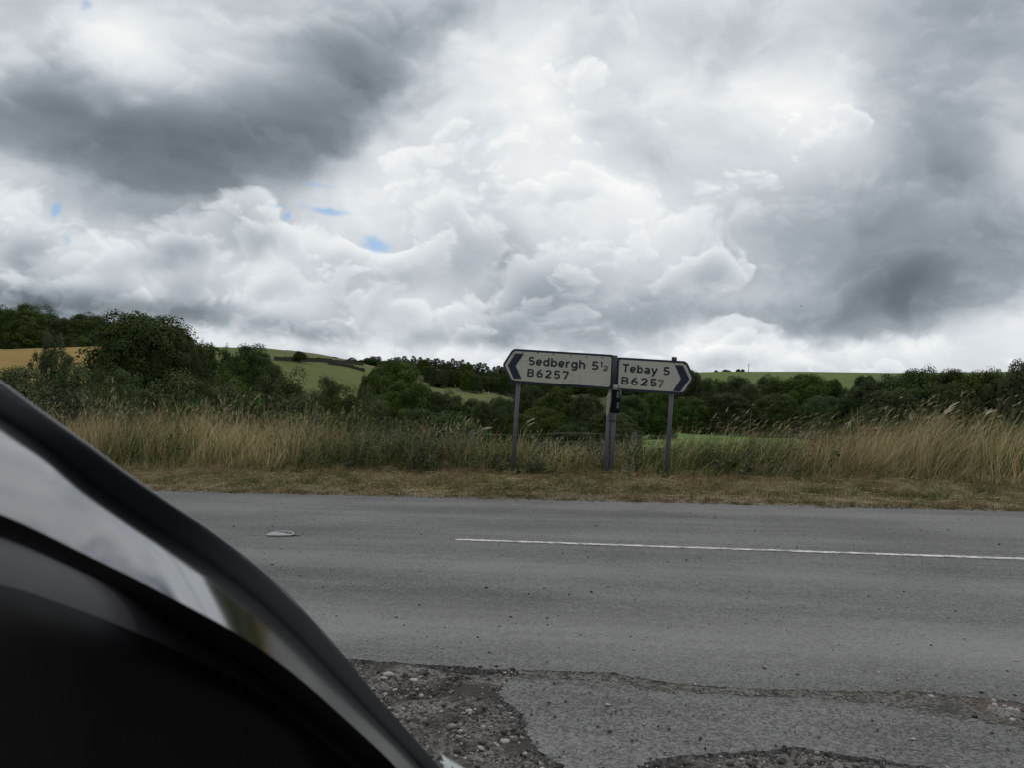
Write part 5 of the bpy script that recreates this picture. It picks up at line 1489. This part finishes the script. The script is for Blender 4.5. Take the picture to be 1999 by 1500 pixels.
DEPTH = [0.068, 0.066, 0.064, 0.063, 0.062, 0.062, 0.066, 0.082, 0.106, 0.134, 0.160, 0.168, 0.180, 0.198, 0.215, 0.222, 0.215, 0.205]
secs = []
for i, (a, b, c, e) in enumerate(zip(A_, B_, C_, E_)):
    dA = 0.405 + 0.26 * a[0] / 870
    dB = dA - 0.004
    gap = math.hypot(c[0] - b[0], c[1] - b[1])
    dC = dB - DEPTH[i] * gap / 180 * (dB / 0.4) ** 2
    gap2 = math.hypot(b[0] - a[0], b[1] - a[1])
    dA = dB + 0.36 * DEPTH[i] * gap2 / 180 * (dB / 0.4) ** 2
    pa, pb, pc = at(*a, dA), at(*b, dB), at(*c, dC)
    dW = dB - 0.062 * gap / 180 * (dB / 0.4) ** 2
    secs.append((pa, pb, pc, at(*lerp2(c, e, 0.0), dC), at(*lerp2(c, e, 0.34), dW - 0.004), at(*e, dW - 0.010)))
loc = car.location
def loft(name, rings, mat, parent=car, smooth=True):
    bm = bmesh.new(); prev = None
    for r in rings:
        vs = [bm.verts.new(p - loc) for p in r]
        if prev:
            for k in range(len(vs) - 1):
                f = bm.faces.new((prev[k], vs[k], vs[k + 1], prev[k + 1])); f.smooth = smooth
        prev = vs
    bmesh.ops.recalc_face_normals(bm, faces=bm.faces)
    me = bpy.data.meshes.new(name); bm.to_mesh(me); bm.free()
    o = link_mesh(name, me, mat, parent)
    sm = o.modifiers.new('smooth', 'SUBSURF'); sm.levels = 2; sm.render_levels = 3
    return o
tocam = lambda p: (CAM - p).normalized()
bon, rim, seal, wing, back, shoulder = [], [], [], [], [], []
for i, (pa, pb, pc, pc2, pd, pe) in enumerate(secs):
    T_ = (secs[min(i + 1, len(secs) - 1)][1] - secs[max(i - 1, 0)][1]).normalized()
    w_ = (pc - pb); nrm = T_.cross(w_).normalized()
    if nrm.z < 0: nrm = -nrm
    L = w_.length
    # bonnet skin, slightly crowned
    cw = 1.0 - 0.95 * float(smooth01((i - 5) / 4.0))
    bon.append([pb, pb.lerp(pc, 0.12) + nrm * L * 0.012 * cw, pb.lerp(pc, 0.35) + nrm * L * 0.03 * cw, pb.lerp(pc, 0.65) + nrm * L * 0.03 * cw, pb.lerp(pc, 0.9) + nrm * L * 0.012 * cw, pc])
    up = (pa - pb); ul = up.length
    o_ = tocam(pb)
    rim.append([pb - nrm * 0.003, pb + nrm * 0.0005 + up * 0.05, pa.lerp(pb, 0.7) + nrm * 0.0018, pa.lerp(pb, 0.3) + nrm * 0.0022, pa.lerp(pb, 0.08) + nrm * 0.0012, pa, pa - o_ * 0.010 - up * 0.05])
    back.append([pa - o_ * 0.006, pa - o_ * 0.05 - up * 0.7, pa - o_ * 0.16 - up * 2.2 + Vector((0, 0.05, -0.10)), pa + Vector((0.02, 0.34, -0.34)), pa + Vector((0.0, 0.5, -0.62))])
    dn = (pd - pc); dl = dn.length
    seal.append([pc + nrm * 0.0005, pc - nrm * 0.006 + dn * 0.12, pc - nrm * 0.007 + dn * 0.6, pd - nrm * 0.002, pd])
    fl = Vector((0, -0.004, 0))
    v2 = pe - pd
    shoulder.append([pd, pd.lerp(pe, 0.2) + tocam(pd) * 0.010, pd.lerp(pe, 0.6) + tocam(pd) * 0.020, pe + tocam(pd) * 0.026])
    wing.append([pe + tocam(pd) * 0.0255, pe + tocam(pd) * 0.027 + v2 * 0.3, pe + tocam(pd) * 0.027 + v2 * 0.9, pe + v2 * 1.6 + Vector((0.01, 0.012, -0.03)), pe + v2 * 2.6 + Vector((0.02, 0.05, -0.20)), Vector((pe.x + 0.03, pe.y + 0.09, 0.42))])
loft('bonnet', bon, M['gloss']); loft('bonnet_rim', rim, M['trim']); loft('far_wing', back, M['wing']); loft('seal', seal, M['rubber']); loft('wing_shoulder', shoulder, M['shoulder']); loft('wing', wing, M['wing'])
MB().tube([s_[0] - loc + Vector((0, 0, 0.0006)) for s_ in secs[:13]], [0.0016, 0.0016, 0.0015, 0.0014, 0.0013, 0.0012, 0.0011, 0.0009, 0.0008, 0.0007, 0.0006, 0.0005, 0.0003], 10).build('edge_highlight', M['highlight'], car)  # added strip standing in for the sky's reflection on the rim
# headlamp at the tip of the bonnet
hp = [at(836, 1452, .66), at(862, 1474, .665), at(892, 1490, .67), at(925, 1512, .68)]
hl_ = [[p, p + Vector((0.012, -0.006, -0.004)), p + Vector((0.016, -0.012, -0.016)), p + Vector((0.008, -0.014, -0.034)), p + Vector((-0.01, -0.004, -0.05))] for p in hp]
head = loft('headlamp', hl_, M['lens'])
MB().tube([at(858, 1487, .655) - loc, at(870, 1494, .655) - loc, at(884, 1502, .655) - loc], [0.0010, 0.0022, 0.0012], 8).build('reflector', M['lamp'], head)
